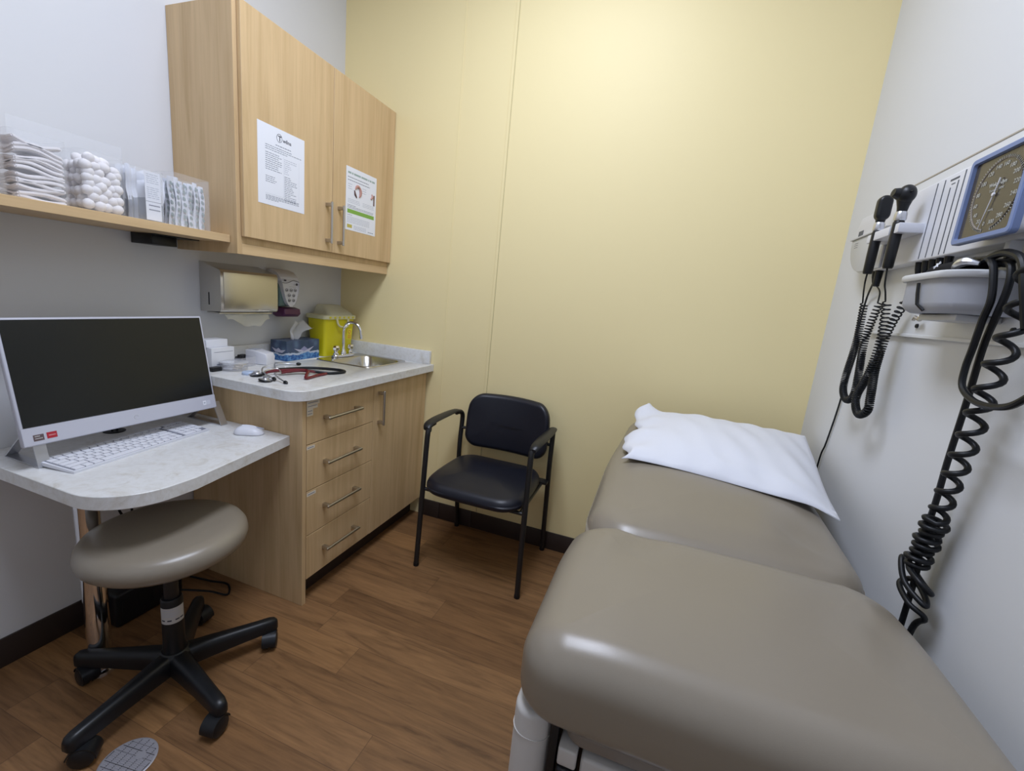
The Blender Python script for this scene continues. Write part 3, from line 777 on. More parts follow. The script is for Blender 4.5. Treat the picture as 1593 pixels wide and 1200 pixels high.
# ------------------------------------------------------------------ sharps bin
sb = thing('sharps_container', 'yellow plastic sharps container with clear lid behind the tissue box', 'sharps container', (0.09, -.175, .9))
def taper(z, a): f = (z - .902) / .2; return (a[0] - .012 * f, a[1] + .012 * f, a[2] - .012 * f, a[3] + .012 * f)
A0 = (.040, .140, -.276, -.070)
bm = B(); rg = []
for z in (.902, .91, 1.00, 1.10):
    q = taper(z, A0); rg.append(rr3(*q, .018, z))
ringmesh(bm, rg); f = bm.faces.new([v for v in bm.verts][:len(rg[0])][::-1]); bmesh.ops.recalc_face_normals(bm, faces=bm.faces)
obj('tub', bm, SHARPY, sb)
q = taper(1.10, A0)
bm = B(); bmp = [rr3(q[0] - .004, q[1] + .004, q[2] - .004, q[3] + .004, .02, 1.098), rr3(q[0] - .008, q[1] + .008, q[2] - .008, q[3] + .008, .022, 1.100), rr3(q[0] - .008, q[1] + .008, q[2] - .008, q[3] + .008, .022, 1.118), rr3(q[0] - .002, q[1] + .002, q[2] - .002, q[3] + .002, .02, 1.120)]
ringmesh(bm, bmp)
for i in range(6):
    y = q[2] + .02 + i * .035; box(bm, q[1] + .008, q[1] + .010, y, y + .014, 1.104, 1.113, 0.001, mi=1)
obj('collar', bm, [SHARPL, SHARPY], sb)
bm = B(); ringmesh(bm, [rr3(q[0] + .004, q[1] - .002, q[2] + .03, q[3] - .004, .02, 1.120), rr3(q[0] + .006, q[1] - .010, q[2] + .034, q[3] - .012, .02, 1.132), rr3(q[0] + .014, q[1] - .045, q[2] + .045, q[3] - .055, .02, 1.168), rr3(q[0] + .02, q[1] - .052, q[2] + .055, q[3] - .065, .012, 1.171)])
obj('lid', bm, SHARPC, sb)
bm = B(); tube(bm, smooth([(q[1] + .011, -.215, 1.103), (q[1] + .014, -.210, 1.075), (q[1] + .016, -.190, 1.060), (q[1] + .016, -.150, 1.058), (q[1] + .014, -.132, 1.072), (q[1] + .010, -.128, 1.100)], 5), .0055, 8)
obj('carry_handle', bm, SHARPL, sb)
bm = B(); box(bm, .1455, .1465, -.118, -.078, .985, 1.045, M=R3('Y', 3, (.146, 0, 1.0))); 
tube(bm, [(.1480, -.098 + .009 * math.cos(a * PI / 6), 1.028 + .009 * math.sin(a * PI / 6)) for a in range(12)], .0018, 4, closed=True, mi=1)
for i in range(4): box(bm, .1465, .1478, -.112, -.084, 1.010 - i * .006, 1.0118 - i * .006, mi=1)
obj('warning_label', bm, [YLB, REDT], sb)

# ------------------------------------------------------------------ tissue box
tb = thing('tissue_box', 'blue tissue carton printed with paper boats on the counter', 'tissue box', (.088, -.412, .9005))
TM = Matrix.Translation((.088, -.418, .9005)) @ Matrix.Rotation(math.radians(2), 4, 'Z')
bm = B(); box(bm, -.048, .048, -.108, .108, 0, .096, .0012, 1, M=TM)
obj('carton', bm, tissue_box_mat(), tb)
bm = B()
for (s, c0) in ((.9, -.005),):
    for poly in ([(-.062, .058), (-.030, .040), (.038, .040), (.070, .062), (.028, .050), (.004, .066), (-.022, .050)],):
        prism(bm, poly, .0482, .0486, axis=0, M=TM)
prism(bm, [(-.022, .050), (.004, .066), (.028, .050), (.004, .042)], .0486, .0488, axis=0, mi=1, M=TM)
prism(bm, [(-.040, .060), (-.020, .040), (.022, .038), (.042, .054), (.014, .050), (0, .060), (-.012, .052)], -.1086, -.1082, axis=1, M=TM)
obj('boat_print', bm, [mat('boat_print_pale', (.46, .46, .56), .6), mat('boat_print_mauve', (.27, .27, .42), .6)], tb)
bm = B(); t = bmesh.new(); g = []
for i in range(17):
    u = i / 16; row = []
    for j in range(13):
        v = j / 12
        wdt = .034 + .030 * v
        y = (u - .5) * 2 * wdt * (.6 + .4 * v) + .055 * v * v - .02 + .012 * v
        x = .014 * math.sin(u * 7 + v * 1.6) * (1 - .35 * v) + .006 * math.sin(v * 9)
        z = .092 + .098 * v - .030 * v * v * sm(.55, 1, u) * 1.2 - .014 * abs(math.sin(u * 6)) * v
        row.append(t.verts.new((x, y, z)))
    g.append(row)
for i in range(16):
    for j in range(12): t.faces.new((g[i][j], g[i + 1][j], g[i + 1][j + 1], g[i][j + 1]))
bmesh.ops.solidify(t, geom=list(t.faces), thickness=.0012); join(bm, t, 0, TM)
tag(obj('tissue', bm, TISS, ang=70), 'white tissue standing up out of the blue tissue box', 'tissue')

# ------------------------------------------------------------------ counter clutter
def onbox(name, c, half, h, rz, m, label, cat, bev=.003, z=.9005, extra=None):
    Mx = Matrix.Translation((c[0], c[1], z)) @ Matrix.Rotation(math.radians(rz), 4, 'Z')
    bm = B(); box(bm, -half[0], half[0], -half[1], half[1], 0, h, bev, 3, M=Mx)
    mats = [m]
    if extra: extra(bm, Mx); mats = [m, INK, BLKP]
    return tag(obj(name, bm, mats), label, cat)
# open white carton behind the monitor, with card block standing in it
onbox('glove_carton', (.083, -.835), (.045, .052), .088, 4, CARD, 'pale grey carton on the counter partly behind the monitor', 'box', .001,
      extra=lambda bm, Mx: (box(bm, .0451, .0455, -.04, .046, .070, .0715, mi=1, M=Mx), box(bm, .0451, .0455, -.03, .03, .018, .022, mi=1, M=Mx)))
onbox('card_block', (.080, -.845), (.030, .048), .030, 4, PAPER, 'white card block lying on top of the pale grey carton', 'card block', .001, z=.9892)
onbox('black_cartridge', (.148, -.885), (.014, .022), .016, 6, BLKP, 'small black cartridge at the foot of the pale grey carton', 'cartridge', .002)
def open_tray(name, c, half, h, rz, m, label, cat, z=.9005):
    Mx = Matrix.Translation((c[0], c[1], z)) @ Matrix.Rotation(math.radians(rz), 4, 'Z'); bm = B(); th = .002
    a, b2 = half
    box(bm, -a, a, -b2, b2, 0, th, M=Mx); box(bm, -a, -a + th, -b2, b2, th, h, M=Mx); box(bm, a - th, a, -b2, b2, th, h, M=Mx)
    box(bm, -a + th, a - th, -b2, -b2 + th, th, h, M=Mx); box(bm, -a + th, a - th, b2 - th, b2, th, h, M=Mx)
    return tag(obj(name, bm, m), label, cat)
open_tray('plastic_tray', (.110, -.738), (.038, .040), .040, 8, TRAYC, 'translucent open tray holding black tips on the counter', 'tray')
for i in range(5):
    bm = B(); lathe(bm, [(.004, 0), (.010, .016), (.013, .034), (.011, .036), (0, .036)], (0, 0, 0), 14, M=Matrix.Translation((.098 + .008 * (i % 2), -.762 + i * .0125, .906 + .006 * (i % 2))) @ Matrix.Rotation(math.radians(-38 + 14 * i), 4, 'X'))
    tag(obj('speculum_tip', bm, BLKP), 'black plastic speculum tip lying in the translucent tray', 'speculum tip', 'black tips in the translucent tray')
wd_ = thing('white_dispenser_box', 'glossy white wedge-shaped dispenser beside the tissue box', 'dispenser', (.105, -.632, .9005))
Mx = Matrix.Translation((.110, -.640, .9005)) @ Matrix.Rotation(math.radians(18), 4, 'Z')
bm = B(); prism(bm, [(-.05, 0), (.045, 0), (.048, .035), (.040, .050), (-.01, .062), (-.05, .062)], -.033, .033, axis=1, b=.004, seg=3, M=Mx); obj('body', bm, WPLAS, wd_)
bm = B(); box(bm, -.045, -.008, -.020, .020, .0622, .0635, .0005, 1, M=Mx); obj('lid_slot', bm, INKL, wd_)
st = thing('swab_dish', 'round clear dish of cream swabs and gauze near the counter edge', 'dish', (.165, -.835, .9005))
bm = B(); lathe(bm, [(0, 0), (.044, 0), (.048, .004), (.051, .032), (.049, .032), (.046, .005), (0, .003)], (.170, -.818, .9005), 32); obj('dish', bm, TRAYC, st)
bm = B(); lathe(bm, [(.0495, .0), (.0525, .001), (.0525, .004), (.050, .005)], (.170, -.818, .9315), 32); obj('rim', bm, ACRYE, st)
for i, (x, y, z, rz, m, n_) in enumerate(((.172, -.812, .9045, 15, CREAM, 'cream'), (.178, -.806, .9125, -20, CREAM, 'cream'), (.160, -.836, .9045, 40, PACK, 'white'), (.156, -.832, .9125, -8, PACK, 'white'), (.160, -.836, .9205, 20, PACK, 'white'), (.156, -.834, .9285, 5, PACK, 'white'), (.182, -.800, .9205, 12, CREAM, 'cream'))):
    bm = B(); box(bm, -.016, .016, -.014, .014, 0, .0068, .0015, 2, M=Matrix.Translation((x, y, z)) @ Matrix.Rotation(math.radians(rz), 4, 'Z'))
    tag(obj('swab_pad', bm, m), n_ + ' square pad lying in the round clear dish', 'pad', n_ + ' pads in the round dish')
bm = B(); lathe(bm, [(0, 0), (.024, 0), (.0255, .003), (.0255, .008), (.023, .011), (0, .0115)], (.275, -.838, .9005), 32)
tag(obj('blue_lid', bm, BLUEL), 'small round pale blue cap on the counter beside the stethoscopes', 'cap')

# stethoscopes
def stetho(tubeM, metal, loc, label, loop, ears, chest):
    t = thing('stethoscope', label, 'stethoscope', loc)
    bm = B(); tube(bm, smooth(loop, 8), .0060, 10); obj('tubing', bm, tubeM, t)
    for e in ears:
        bm = B(); p = smooth(e, 6); tube(bm, p, .0030, 8); o = obj('ear_tube', bm, metal, t)
        bm = B(); d = (p[-1] - p[-3]).normalized(); tube(bm, [p[-1], p[-1] + d * .005, p[-1] + d * .014, p[-1] + d * .020], [.004, .0075, .0070, .003], 10); obj('ear_tip', bm, BLKP, o)
    bm = B(); c, rz = chest
    Mx = Matrix.Translation(c) @ Matrix.Rotation(math.radians(rz), 4, 'Z') @ Matrix.Rotation(math.radians(12), 4, 'Y')
    lathe(bm, [(0, 0), (.021, 0), (.0225, .002), (.0225, .005), (.012, .009), (.009, .014), (.013, .017), (.013, .019), (0, .019)], (0, 0, 0), 24, M=Mx)
    tube(bm, [Mx @ V((.008, 0, .0115)), Mx @ V((.032, 0, .009))], .0032, 8)
    o = obj('chestpiece', bm, metal, t)
    bm = B(); lathe(bm, [(.0215, -.0006), (.0238, .0002), (.0242, .0045), (.0225, .0062), (.0215, .0055)], (0, 0, 0), 24, M=Mx); obj('rim', bm, BLKP, o)
z0 = .9065
stetho(BLKR, SILV, (.36, -.68, .9), 'stethoscope with black tubing lying on the counter',
       [(.300, -.735, z0 + .004), (.315, -.640, z0), (.345, -.585, z0), (.405, -.548, z0), (.468, -.532, z0), (.500, -.556, z0), (.480, -.620, z0), (.420, -.665, z0 + .006), (.365, -.705, z0 + .007), (.330, -.745, z0 + .004)],
       [[(.300, -.735, z0 + .004), (.245, -.690, z0 + .012), (.195, -.630, z0 + .006), (.200, -.590, z0), (.235, -.560, z0)], [(.300, -.735, z0 + .004), (.275, -.765, z0 + .014), (.300, -.800, z0 + .012), (.318, -.815, z0 + .002)]],
       ((.418, -.890, .9012), 60))
stetho(MARO, SILV, (.40, -.76, .9), 'stethoscope with burgundy red tubing under the black one',
       [(.372, -.772, z0 + .006), (.400, -.705, z0 + .010), (.455, -.632, z0 - .001), (.475, -.640, z0 - .001), (.482, -.700, z0), (.494, -.765, z0), (.470, -.740, z0 + .009), (.425, -.690, z0 + .0115), (.380, -.730, z0 + .013), (.340, -.790, z0 + .009), (.335, -.820, z0 + .004)],
       [[(.372, -.772, z0 + .006), (.385, -.815, z0 + .012), (.430, -.850, z0 + .010), (.488, -.868, z0)], [(.372, -.772, z0 + .006), (.345, -.770, z0 + .018), (.345, -.830, z0 + .012), (.425, -.862, z0 + .003)]],
       ((.322, -.842, .9012), 200))

# ------------------------------------------------------------------ desk
dk = thing('wall_desk', 'small wall desk with marbled laminate top, rounded corner and chrome leg', 'desk', (.31, -1.2, 0))
poly = [(0.002, -0.8985), (0.002, -1.512)] + arc(.620 - .15, -1.512 + .15, .15, -90, 0, 14) + [(.620, -1.30), (.545, -0.8985)]
bm = prism(B(), poly, .674, .712, b=.0015, seg=1); obj('worktop', bm, LAM, dk)
bm = B(); lathe(bm, [(.060, .665), (.060, .6738), (0, .6738)], (.272, -1.388, 0), 28); lathe(bm, [(0, 0), (.030, 0), (.030, .668), (0, .668)], (.272, -1.388, 0), 28); lathe(bm, [(.031, 0), (.040, 0), (.038, .010), (.031, .012)], (.272, -1.388, 0), 28)
obj('leg', bm, CHROME, dk)
bm = B(); tube(bm, smooth([(.07, -1.12, .675), (.075, -1.14, .60), (.06, -1.20, .45), (.05, -1.15, .30), (.06, -1.16, .14)], 6), .004, 8)
tube(bm, smooth([(.06, -1.11, .675), (.05, -1.10, .55), (.065, -1.16, .42), (.045, -1.11, .28), (.055, -1.12, .14)], 6), .004, 8)
tube(bm, smooth([(.15, -1.06, .03), (.24, -1.01, .02), (.30, -.98, .005), (.245, -.935, .005), (.17, -.95, .005), (.10, -.99, .03)], 6), .004, 8)
tag(obj('power_cables', bm, BLKR), 'black power cables hanging down the wall behind the stool', 'cable')
bm = B(); box(bm, .012, .135, -1.270, -1.040, .001, .135, .012, 3)
for i in range(4): box(bm, .1352, .1362, -1.25 + i * .05, -1.22 + i * .05, .04, .10, 0)
tag(obj('power_supply_box', bm, BLKP), 'black power supply box on the floor under the desk by the wall', 'power supply')

# ------------------------------------------------------------------ monitor
mn = thing('computer_monitor', 'white-framed all-in-one computer with blank dark screen on the desk', 'computer', (.22, -1.22, .7125))
TILT = math.radians(10.5)
MM = Matrix.Translation((.252, -1.227, .782)) @ Matrix.Rotation(math.radians(1.5), 4, 'Z') @ Matrix.Rotation(-TILT, 4, 'Y')
# local: x out of screen, y along width (+y right), z up
HW, HH = .272, .346
bm = B(); box(bm, -.016, 0, -HW, HW, 0, HH, .004, 3, M=MM); box(bm, -.040, -.015, -.20, .20, .04, .26, .010, 3, M=MM); obj('housing', bm, MONW, mn)
bm = B(); box(bm, .0002, .0012, -HW + .007, HW - .007, .052, HH - .006, .0004, 1, M=MM); obj('screen', bm, SCREEN, mn)
bm = B(); box(bm, .0001, .0016, -HW + .001, HW - .001, .002, .0505, .001, 1, M=MM); obj('chin', bm, MONW, mn)
bm = B(); box(bm, .0017, .0021, -.250, -.228, .013, .030, M=MM); box(bm, .0021, .0022, -.247, -.236, .024, .027, mi=1, M=MM); box(bm, .0021, .0022, -.247, -.231, .018, .0205, mi=1, M=MM); obj('sticker', bm, [DRKS, SILV], mn)
bm = B(); box(bm, .0017, .0021, -.222, -.200, .014, .031, M=MM); box(bm, .0021, .0022, -.218, -.203, .021, .024, mi=1, M=MM); obj('sticker', bm, [REDS, mat('pale_red_print', (.6, .25, .25), .5)], mn)
bm = B(); box(bm, .0017, .0021, .222, .234, .018, .034, M=MM); box(bm, .0017, .0021, .235, .250, .018, .034, mi=1, M=MM); box(bm, .0021, .0022, .225, .231, .023, .029, mi=2, M=MM); obj('sticker', bm, [PAPER, mat('pale_sticker', (.60, .62, .70), .4), INKL], mn)
tube(bm := B(), [MM @ V((.0017, .006 * math.cos(a * PI / 8), .024 + .006 * math.sin(a * PI / 8))) for a in range(16)], .0004, 4, closed=True); obj('badge', bm, SILV, mn)
for y, yo in ((-1.457, 0), (-.945, 0)):
    bm = B(); w2 = .013
    path = [(.222, .788), (.262, .7175), (.262, .7135), (.070, .7135), (.070, .7165), (.205, .7175)]
    # flat strap: front strut, floor bar, brace up to the back
    def strap(p, q, th=.0035):
        p, q = V((p[0], 0, p[1])), V((q[0], 0, q[1])); d = (q - p).normalized(); n = V((-d.z, 0, d.x)) * th / 2
        prism(bm, [((p + n).x, (p + n).z), ((q + n).x, (q + n).z), ((q - n).x, (q - n).z), ((p - n).x, (p - n).z)], y - w2, y + w2, axis=1)
    strap((.226, .800), (.246 if y < -1.2 else .268, .7150)); strap((.2475 if y < -1.2 else .2695, .7145), (.085, .7145), .003); strap((.086, .715), (.198, .812))
    obj('foot', bm, SILV, mn)
gm = thing('cable_grommet', 'round black cable grommet in the desk behind the keyboard', 'grommet', (.062, -1.190, .7122))
bm = B(); lathe(bm, [(0, 0), (.030, 0), (.031, .0025), (.026, .004), (.020, .0035), (0, .0035)], (.062, -1.190, .7122), 28); obj('ring', bm, BLKP, gm)
bm = B()
for dy in (-.007, .007):
    tube(bm, smooth([(.062, -1.190 + dy, .714), (.070, -1.190 + dy * .8, .75), (.10, -1.195 + dy, .80), (.150, -1.20 + dy, .86)], 5), .003, 8)
tag(obj('monitor_cables', bm, BLKR), 'two thin black cables rising from the desk grommet to the monitor', 'cable')

# keyboard
kb = thing('keyboard', 'slim white keyboard on the desk in front of the monitor', 'keyboard', (.262, -1.225, .7125))
KM = Matrix.Translation((.256, -1.240, .7125)) @ Matrix.Rotation(math.radians(9), 4, 'Z') @ Matrix.Rotation(math.radians(3.2), 4, 'Y')
bm = B(); prism(bm, [(-.064, .002), (.064, .002), (.064, .010), (-.064, .014)], -.218, .218, axis=1, b=.0018, seg=2, M=KM)
box(bm, -.058, -.046, -.19, -.15, -.004, .003, M=KM); box(bm, -.058, -.046, .15, .19, -.004, .003, M=KM)
obj('case', bm, WPLAS, kb)
first = None
rows = [(0, [1] * 15 + [.0] + [1] * 3), (1, [1] * 13 + [1.9] + [.1] + [1] * 4), (2, [1.5] + [1] * 12 + [1.4] + [0] + [1] * 4), (3, [1.8] + [1] * 11 + [2.1] + [0] + [1] * 4), (4, [2.3] + [1] * 10 + [1.6, 1] + [0] + [1] * 4), (5, [1.2, 1, 1.2, 5.4, 1.1, 1, 1, 1, 1, 1] + [0] + [2.05, 1, 1])]
nk = 0
for r, ks in rows:
    tot = sum(k if k > .5 else .45 for k in ks); uu = .424 / tot; y = -.212
    x = -.054 + r * .0208; hx = .0086 if r else .0068
    for k_ in ks:
        if k_ <= .5: y += .45 * uu; continue
        wk = k_ * uu; nk += 1
        if nk <= 100:
            bm = B(); box(bm, x - hx, x + hx, y + .0016, y + wk - .0016, .0105, .0172 - .0005 * r, .0007, 1, M=KM)
            obj('key', bm, KEYM, kb)
        y += wk
bm = B(); box(bm, -.0610, .0560, -.2125, .2125, .0112, .0113, M=KM @ Matrix.Translation((0, 0, .0012)) @ Matrix.Rotation(math.radians(1.8), 4, 'Y')); obj('key_bed', bm, mat('key_bed_grey', (.20, .21, .25), .6), kb)
# mouse
ms = thing('computer_mouse', 'white computer mouse on the desk right of the keyboard', 'mouse', (.418, -.958, .7125))
MX = Matrix.Translation((.418, -.962, .7128)) @ Matrix.Rotation(math.radians(62), 4, 'Z')
def mf(x, y, z):
    f = 1 - .18 * ((y + .052) / .104) ** 2
    return (x * f, y, z * (1 - .42 * (abs(y + .008) / .055) ** 2.2))
MX = Matrix.Translation((.418, -.962, .7128)) @ Matrix.Rotation(math.radians(-66), 4, 'Z')
bm = B(); pad(bm, .030, .052, .0295, 0, .029, .004, .0245, crown=.0045, fn=mf, M=MX, nr=8, ns=4); obj('shell', bm, WPLAS, ms)
bm = B(); box(bm, -.0004, .0004, .014, .048, .0285, .0318, M=MX @ Matrix.Rotation(math.radians(-9), 4, 'X')); obj('button_line', bm, INKL, ms)

# ------------------------------------------------------------------ stool
SX, SY = .517, -1.322
sl = thing('rolling_stool', 'round taupe vinyl stool on a black five-star caster base', 'stool', (SX, SY, 0))
bm = B(); lathe(bm, [(0, .462), (.12, .462), (.165, .464), (.188, .470), (.201, .482), (.206, .498), (.203, .516), (.194, .530), (.178, .5385), (.155, .543), (.11, .5455), (.05, .5465), (0, .5465)], (SX, SY, 0), 72)
obj('seat', bm, TAUPE, sl, sharp=False)
bm = B(); lathe(bm, [(0, .448), (.10, .448), (.10, .4615), (0, .4615)], (SX, SY, 0), 32); box(bm, SX - .02, SX + .02, SY - .02, SY + .02, .43, .4485, .003)
obj('seat_plate', bm, BLKM, sl)
bm = B(); lathe(bm, [(0, .30), (.0185, .30), (.0185, .45), (0, .45)], (SX, SY, 0), 24); obj('piston', bm, BLKM, sl)
bm = B(); lathe(bm, [(0, .10), (.032, .10), (.0285, .16), (.0285, .300), (.0255, .306), (0, .306)], (SX, SY, 0), 32); cyl = obj('column', bm, BLKP, sl)
# label wrapped on the column, facing the room
bm = B()
def wrap(a0, a1, z0, z1, r, mi, n=14):
    A = [(SX + r * math.cos(math.radians(a0 + (a1 - a0) * i / n)), SY + r * math.sin(math.radians(a0 + (a1 - a0) * i / n))) for i in range(n + 1)]
    vb = [bm.verts.new((x, y, z0)) for x, y in A]; vt = [bm.verts.new((x, y, z1)) for x, y in A]
    for i in range(n): f = bm.faces.new((vb[i], vb[i + 1], vt[i + 1], vt[i])); f.material_index = mi
wrap(-105, 38, .228, .282, .0290, 0)
for z in (.274, .266, .260, .254): wrap(-90, 10, z, z + .0016, .0293, 1)
for a in (-95, -60, -20, 5): wrap(a, a + 22, .238, .2425, .0293, 2, 4)
obj('label', bm, [mat('stool_label', (.50, .49, .48), .6), INKL, INKB], cyl)
bm = B(); lathe(bm, [(0, .062), (.046, .062), (.050, .085), (.044, .112), (.033, .122), (0, .122)], (SX, SY, 0), 30); obj('hub', bm, BLKP, sl)
for k in range(5):
    a = math.radians(60 + 72 * k); d = V((math.cos(a), math.sin(a), 0)); s = V((-d.y, d.x, 0)); O = V((SX, SY, 0))
    bm = B(); secs = [(.030, .060, .119, .030), (.09, .060, .116, .025), (.17, .061, .109, .0215), (.235, .061, .104, .0195), (.268, .060, .102, .0190), (.283, .061, .098, .0160), (.291, .063, .090, .0090)]
    rings = []
    for (r, zl_, zh, hw) in secs:
        c_ = O + d * r; ring = []
        for (u, v) in [(-1, .0), (-1, .55), (-.86, .85), (-.5, 1), (.5, 1), (.86, .85), (1, .55), (1, 0)]:
            ring.append(bm.verts.new(c_ + s * hw * u + V((0, 0, zl_ + (zh - zl_) * v))))
        rings.append(ring)
    for A_, B_ in zip(rings, rings[1:]):
        for i in range(8): bm.faces.new((A_[i], A_[(i + 1) % 8], B_[(i + 1) % 8], B_[i]))
    bm.faces.new(rings[0][::-1]); bm.faces.new(rings[-1]); bmesh.ops.recalc_face_normals(bm, faces=bm.faces)
    lg = obj('leg', bm, BLKP, sl, ang=50)
    C_ = O + d * .268; ca = a + (-1.9, -2.2, 2.6, 2.2, -1.2)[k]; dd = V((math.cos(ca), math.sin(ca), 0)); nn = V((-dd.y, dd.x, 0))
    bm = B(); tube(bm, [C_ + V((0, 0, .046)), C_ + V((0, 0, .0625))], .010, 12)
    wc_ = C_ + dd * .015 + V((0, 0, .0285))
    for sgn in (-1, 1):
        tube(bm, [wc_ + nn * sgn * .0035, wc_ + nn * sgn * .005, wc_ + nn * sgn * .019, wc_ + nn * sgn * .0235], [.024, .0278, .0278, .021], 24)
    tube(bm, [wc_ - nn * .02, wc_ + nn * .02], .006, 10)
    hood = []
    for rr in (.0295, .0325):
        hood.append([(rr * math.cos(math.radians(q)), rr * math.sin(math.radians(q))) for q in range(-8, 169, 11)])
    hood = hood[0] + hood[1][::-1]
    MH = Matrix.Identity(4)
    for ii in range(3): MH[ii][0] = dd[ii]; MH[ii][1] = nn[ii]; MH[ii][2] = (0, 0, 1)[ii]; MH[ii][3] = wc_[ii]
    prism(bm, hood, -.0215, .0215, axis=1, M=MH)
    obj('caster', bm, BLKP, lg)

# floor cover
fd = thing('floor_access_cover', 'round grey metal access cover set in the wood-look floor', 'floor cover', (.652, -1.536, 0))
bm = B(); lathe(bm, [(0, .0006), (.0615, .0006), (.0635, .002), (.0615, .0032), (.058, .0030), (0, .0030)], (.652, -1.536, 0), 48); obj('plate', bm, DRAIN, fd)
bm = B(); R0 = .058; ca, sa = math.cos(.12), math.sin(.12)
def chord(off, th, z0, z1, vert, mi=0, lim=R0):
    L_ = math.sqrt(max(0, lim ** 2 - off ** 2))
    Mx = Matrix.Translation((.652, -1.536, 0)) @ Matrix.Rotation(.15, 4, 'Z')
    if vert: box(bm, off - th, off + th, -L_, L_, z0, z1, mi=mi, M=Mx)
    else: box(bm, -L_, L_, off - th, off + th, z0, z1, mi=mi, M=Mx)
for i in range(-3, 4): chord(i * .019, .0011, .0030, .0034, True, 0); 
for i in range(-4, 5): chord(i * .0145, .0007, .0030, .0034, False, 0)
obj('grooves', bm, DRAIND, fd)
bm = B(); Mx = Matrix.Translation((.652, -1.536, 0)) @ Matrix.Rotation(.15, 4, 'Z')
for i in range(-14, 15):
    off = i * .0044; L_ = math.sqrt(max(0, .056 ** 2 - off ** 2))
    if L_ > .004: box(bm, -L_, L_, off - .0007, off + .0007, .0030, .0040, M=Mx)
lathe(bm, [(0, .003), (.011, .003), (.011, .0045), (0, .0045)], (.667, -1.514, 0), 18)
obj('ribs', bm, DRAIN, fd)

# ------------------------------------------------------------------ visitor chair
ch = thing('armchair', 'black vinyl armchair with thin black metal legs against the yellow wall', 'chair', (1.115, -.25, 0))
XL, XR = .860, 1.375
for xx, s in ((XL, -1), (XR, 1)):
    bm = B(); fr = [(xx, -.452, .0135), (xx - s * .006, -.447, .30), (xx - s * .010, -.436, .64), (xx - s * .010, -.425, .672), (xx - s * .002, -.405, .688), (xx, -.36, .692)]
    tube(bm, smooth(fr, 4), .0122, 12); f1 = obj('leg', bm, BLKM, ch)
    bm = B(); tube(bm, [(xx, -.452, .001), (xx, -.452, .016)], [.0135, .0135], 12); obj('foot_cap', bm, BLKP, f1)
    bm = B(); tube(bm, smooth([(xx - s * .004, -.028, .0135), (xx - s * .004, -.060, .30), (xx - s * .006, -.075, .50), (xx - s * .008, -.068, .640), (xx - s * .008, -.075, .675), (xx - s * .004, -.095, .690), (xx, -.13, .692)], 4), .0122, 12); f2 = obj('leg', bm, BLKM, ch)
    bm = B(); tube(bm, [(xx - s * .004, -.027, .001), (xx - s * .004, -.028, .016)], [.0135, .0135], 12); obj('foot_cap', bm, BLKP, f2)
    # arm pad
    bm = B(); pts = smooth([(xx - s * .004, -.438, .676), (xx + s * .001, -.412, .692), (xx + s * .004, -.34, .698), (xx + s * .006, -.22, .698), (xx + s * .004, -.13, .696), (xx - s * .002, -.088, .684)], 5)
    m_ = len(pts); rings = []
    for i, p in enumerate(pts):
        q = i / (m_ - 1); wd2 = .015 + .011 * math.sin(PI * min(1, q * 1.1)) ; th = .0085
        ring = []
        for j in range(12):
            an = 2 * PI * j / 12; ring.append(bm.verts.new((p.x + wd2 * math.cos(an), p.y, p.z + .006 + th * math.sin(an))))
        rings.append(ring)
    for A_, B_ in zip(rings, rings[1:]):
        for i in range(12): bm.faces.new((A_[i], A_[(i + 1) % 12], B_[(i + 1) % 12], B_[i]))
    bm.faces.new(rings[0][::-1]); bm.faces.new(rings[-1]); bmesh.ops.recalc_face_normals(bm, faces=bm.faces)
    obj('armrest', bm, BLKP, ch)
bm = B()
tube(bm, [(XL + .008, -.066, .405), (XR - .008, -.066, .405)], .009, 10); tube(bm, [(XL + .008, -.44, .395), (XR - .008, -.44, .395)], .009, 10)
for xx, s in ((XL, -1), (XR, 1)):
    box(bm, min(xx, xx - s * .06), max(xx, xx - s * .06), -.12, -.10 + .03, .405, .4175, .001) 
    tube(bm, [(xx - s * .008, -.074, .60), (xx - s * .05, -.060, .60)], .008, 8)
    tube(bm, [(xx - s * .030, -.44, .395), (xx - s * .030, -.066, .405)], .008, 8)
obj('seat_frame', bm, BLKM, ch)
def sf(x, y, z):
    k_ = 1 - .04 * sm(0, .22, y)
    return (x * k_, y, z - .012 * sm(.05, .22, -y) * (1 if z > .03 else .2) - .006 * math.cos(x * 6) * (0 if z > .03 else 1))
bm = B(); pad(bm, .236, .224, .105, 0, .062, .020, .036, crown=.018, fn=sf, M=Matrix.Translation((1.118, -.292, .412)), botcrown=.012); obj('seat', bm, NAVY, ch, sharp=False)
def bf(x, y, z):
    return (x * (1 - .03 * sm(0, .14, -y)), y, z - .28 * x * x)
BM_ = Matrix.Translation((1.127, -.100, .655)) @ Matrix.Rotation(math.radians(90 + 7), 4, 'X')
bm = B(); pad(bm, .222, .140, .068, -.020, .028, .014, .026, crown=.006, fn=lambda x, y, z: (x * (1 - .05 * sm(.02, .14, y)), y + .012 * (1 - (x / .222) ** 2) * sm(0, .14, y), z + .9 * x * x - .02), M=Matrix.Translation((1.127, -.064, .655)) @ Matrix.Rotation(math.radians(90 - 6), 4, 'X')); obj('backrest', bm, NAVY, ch, sharp=False)

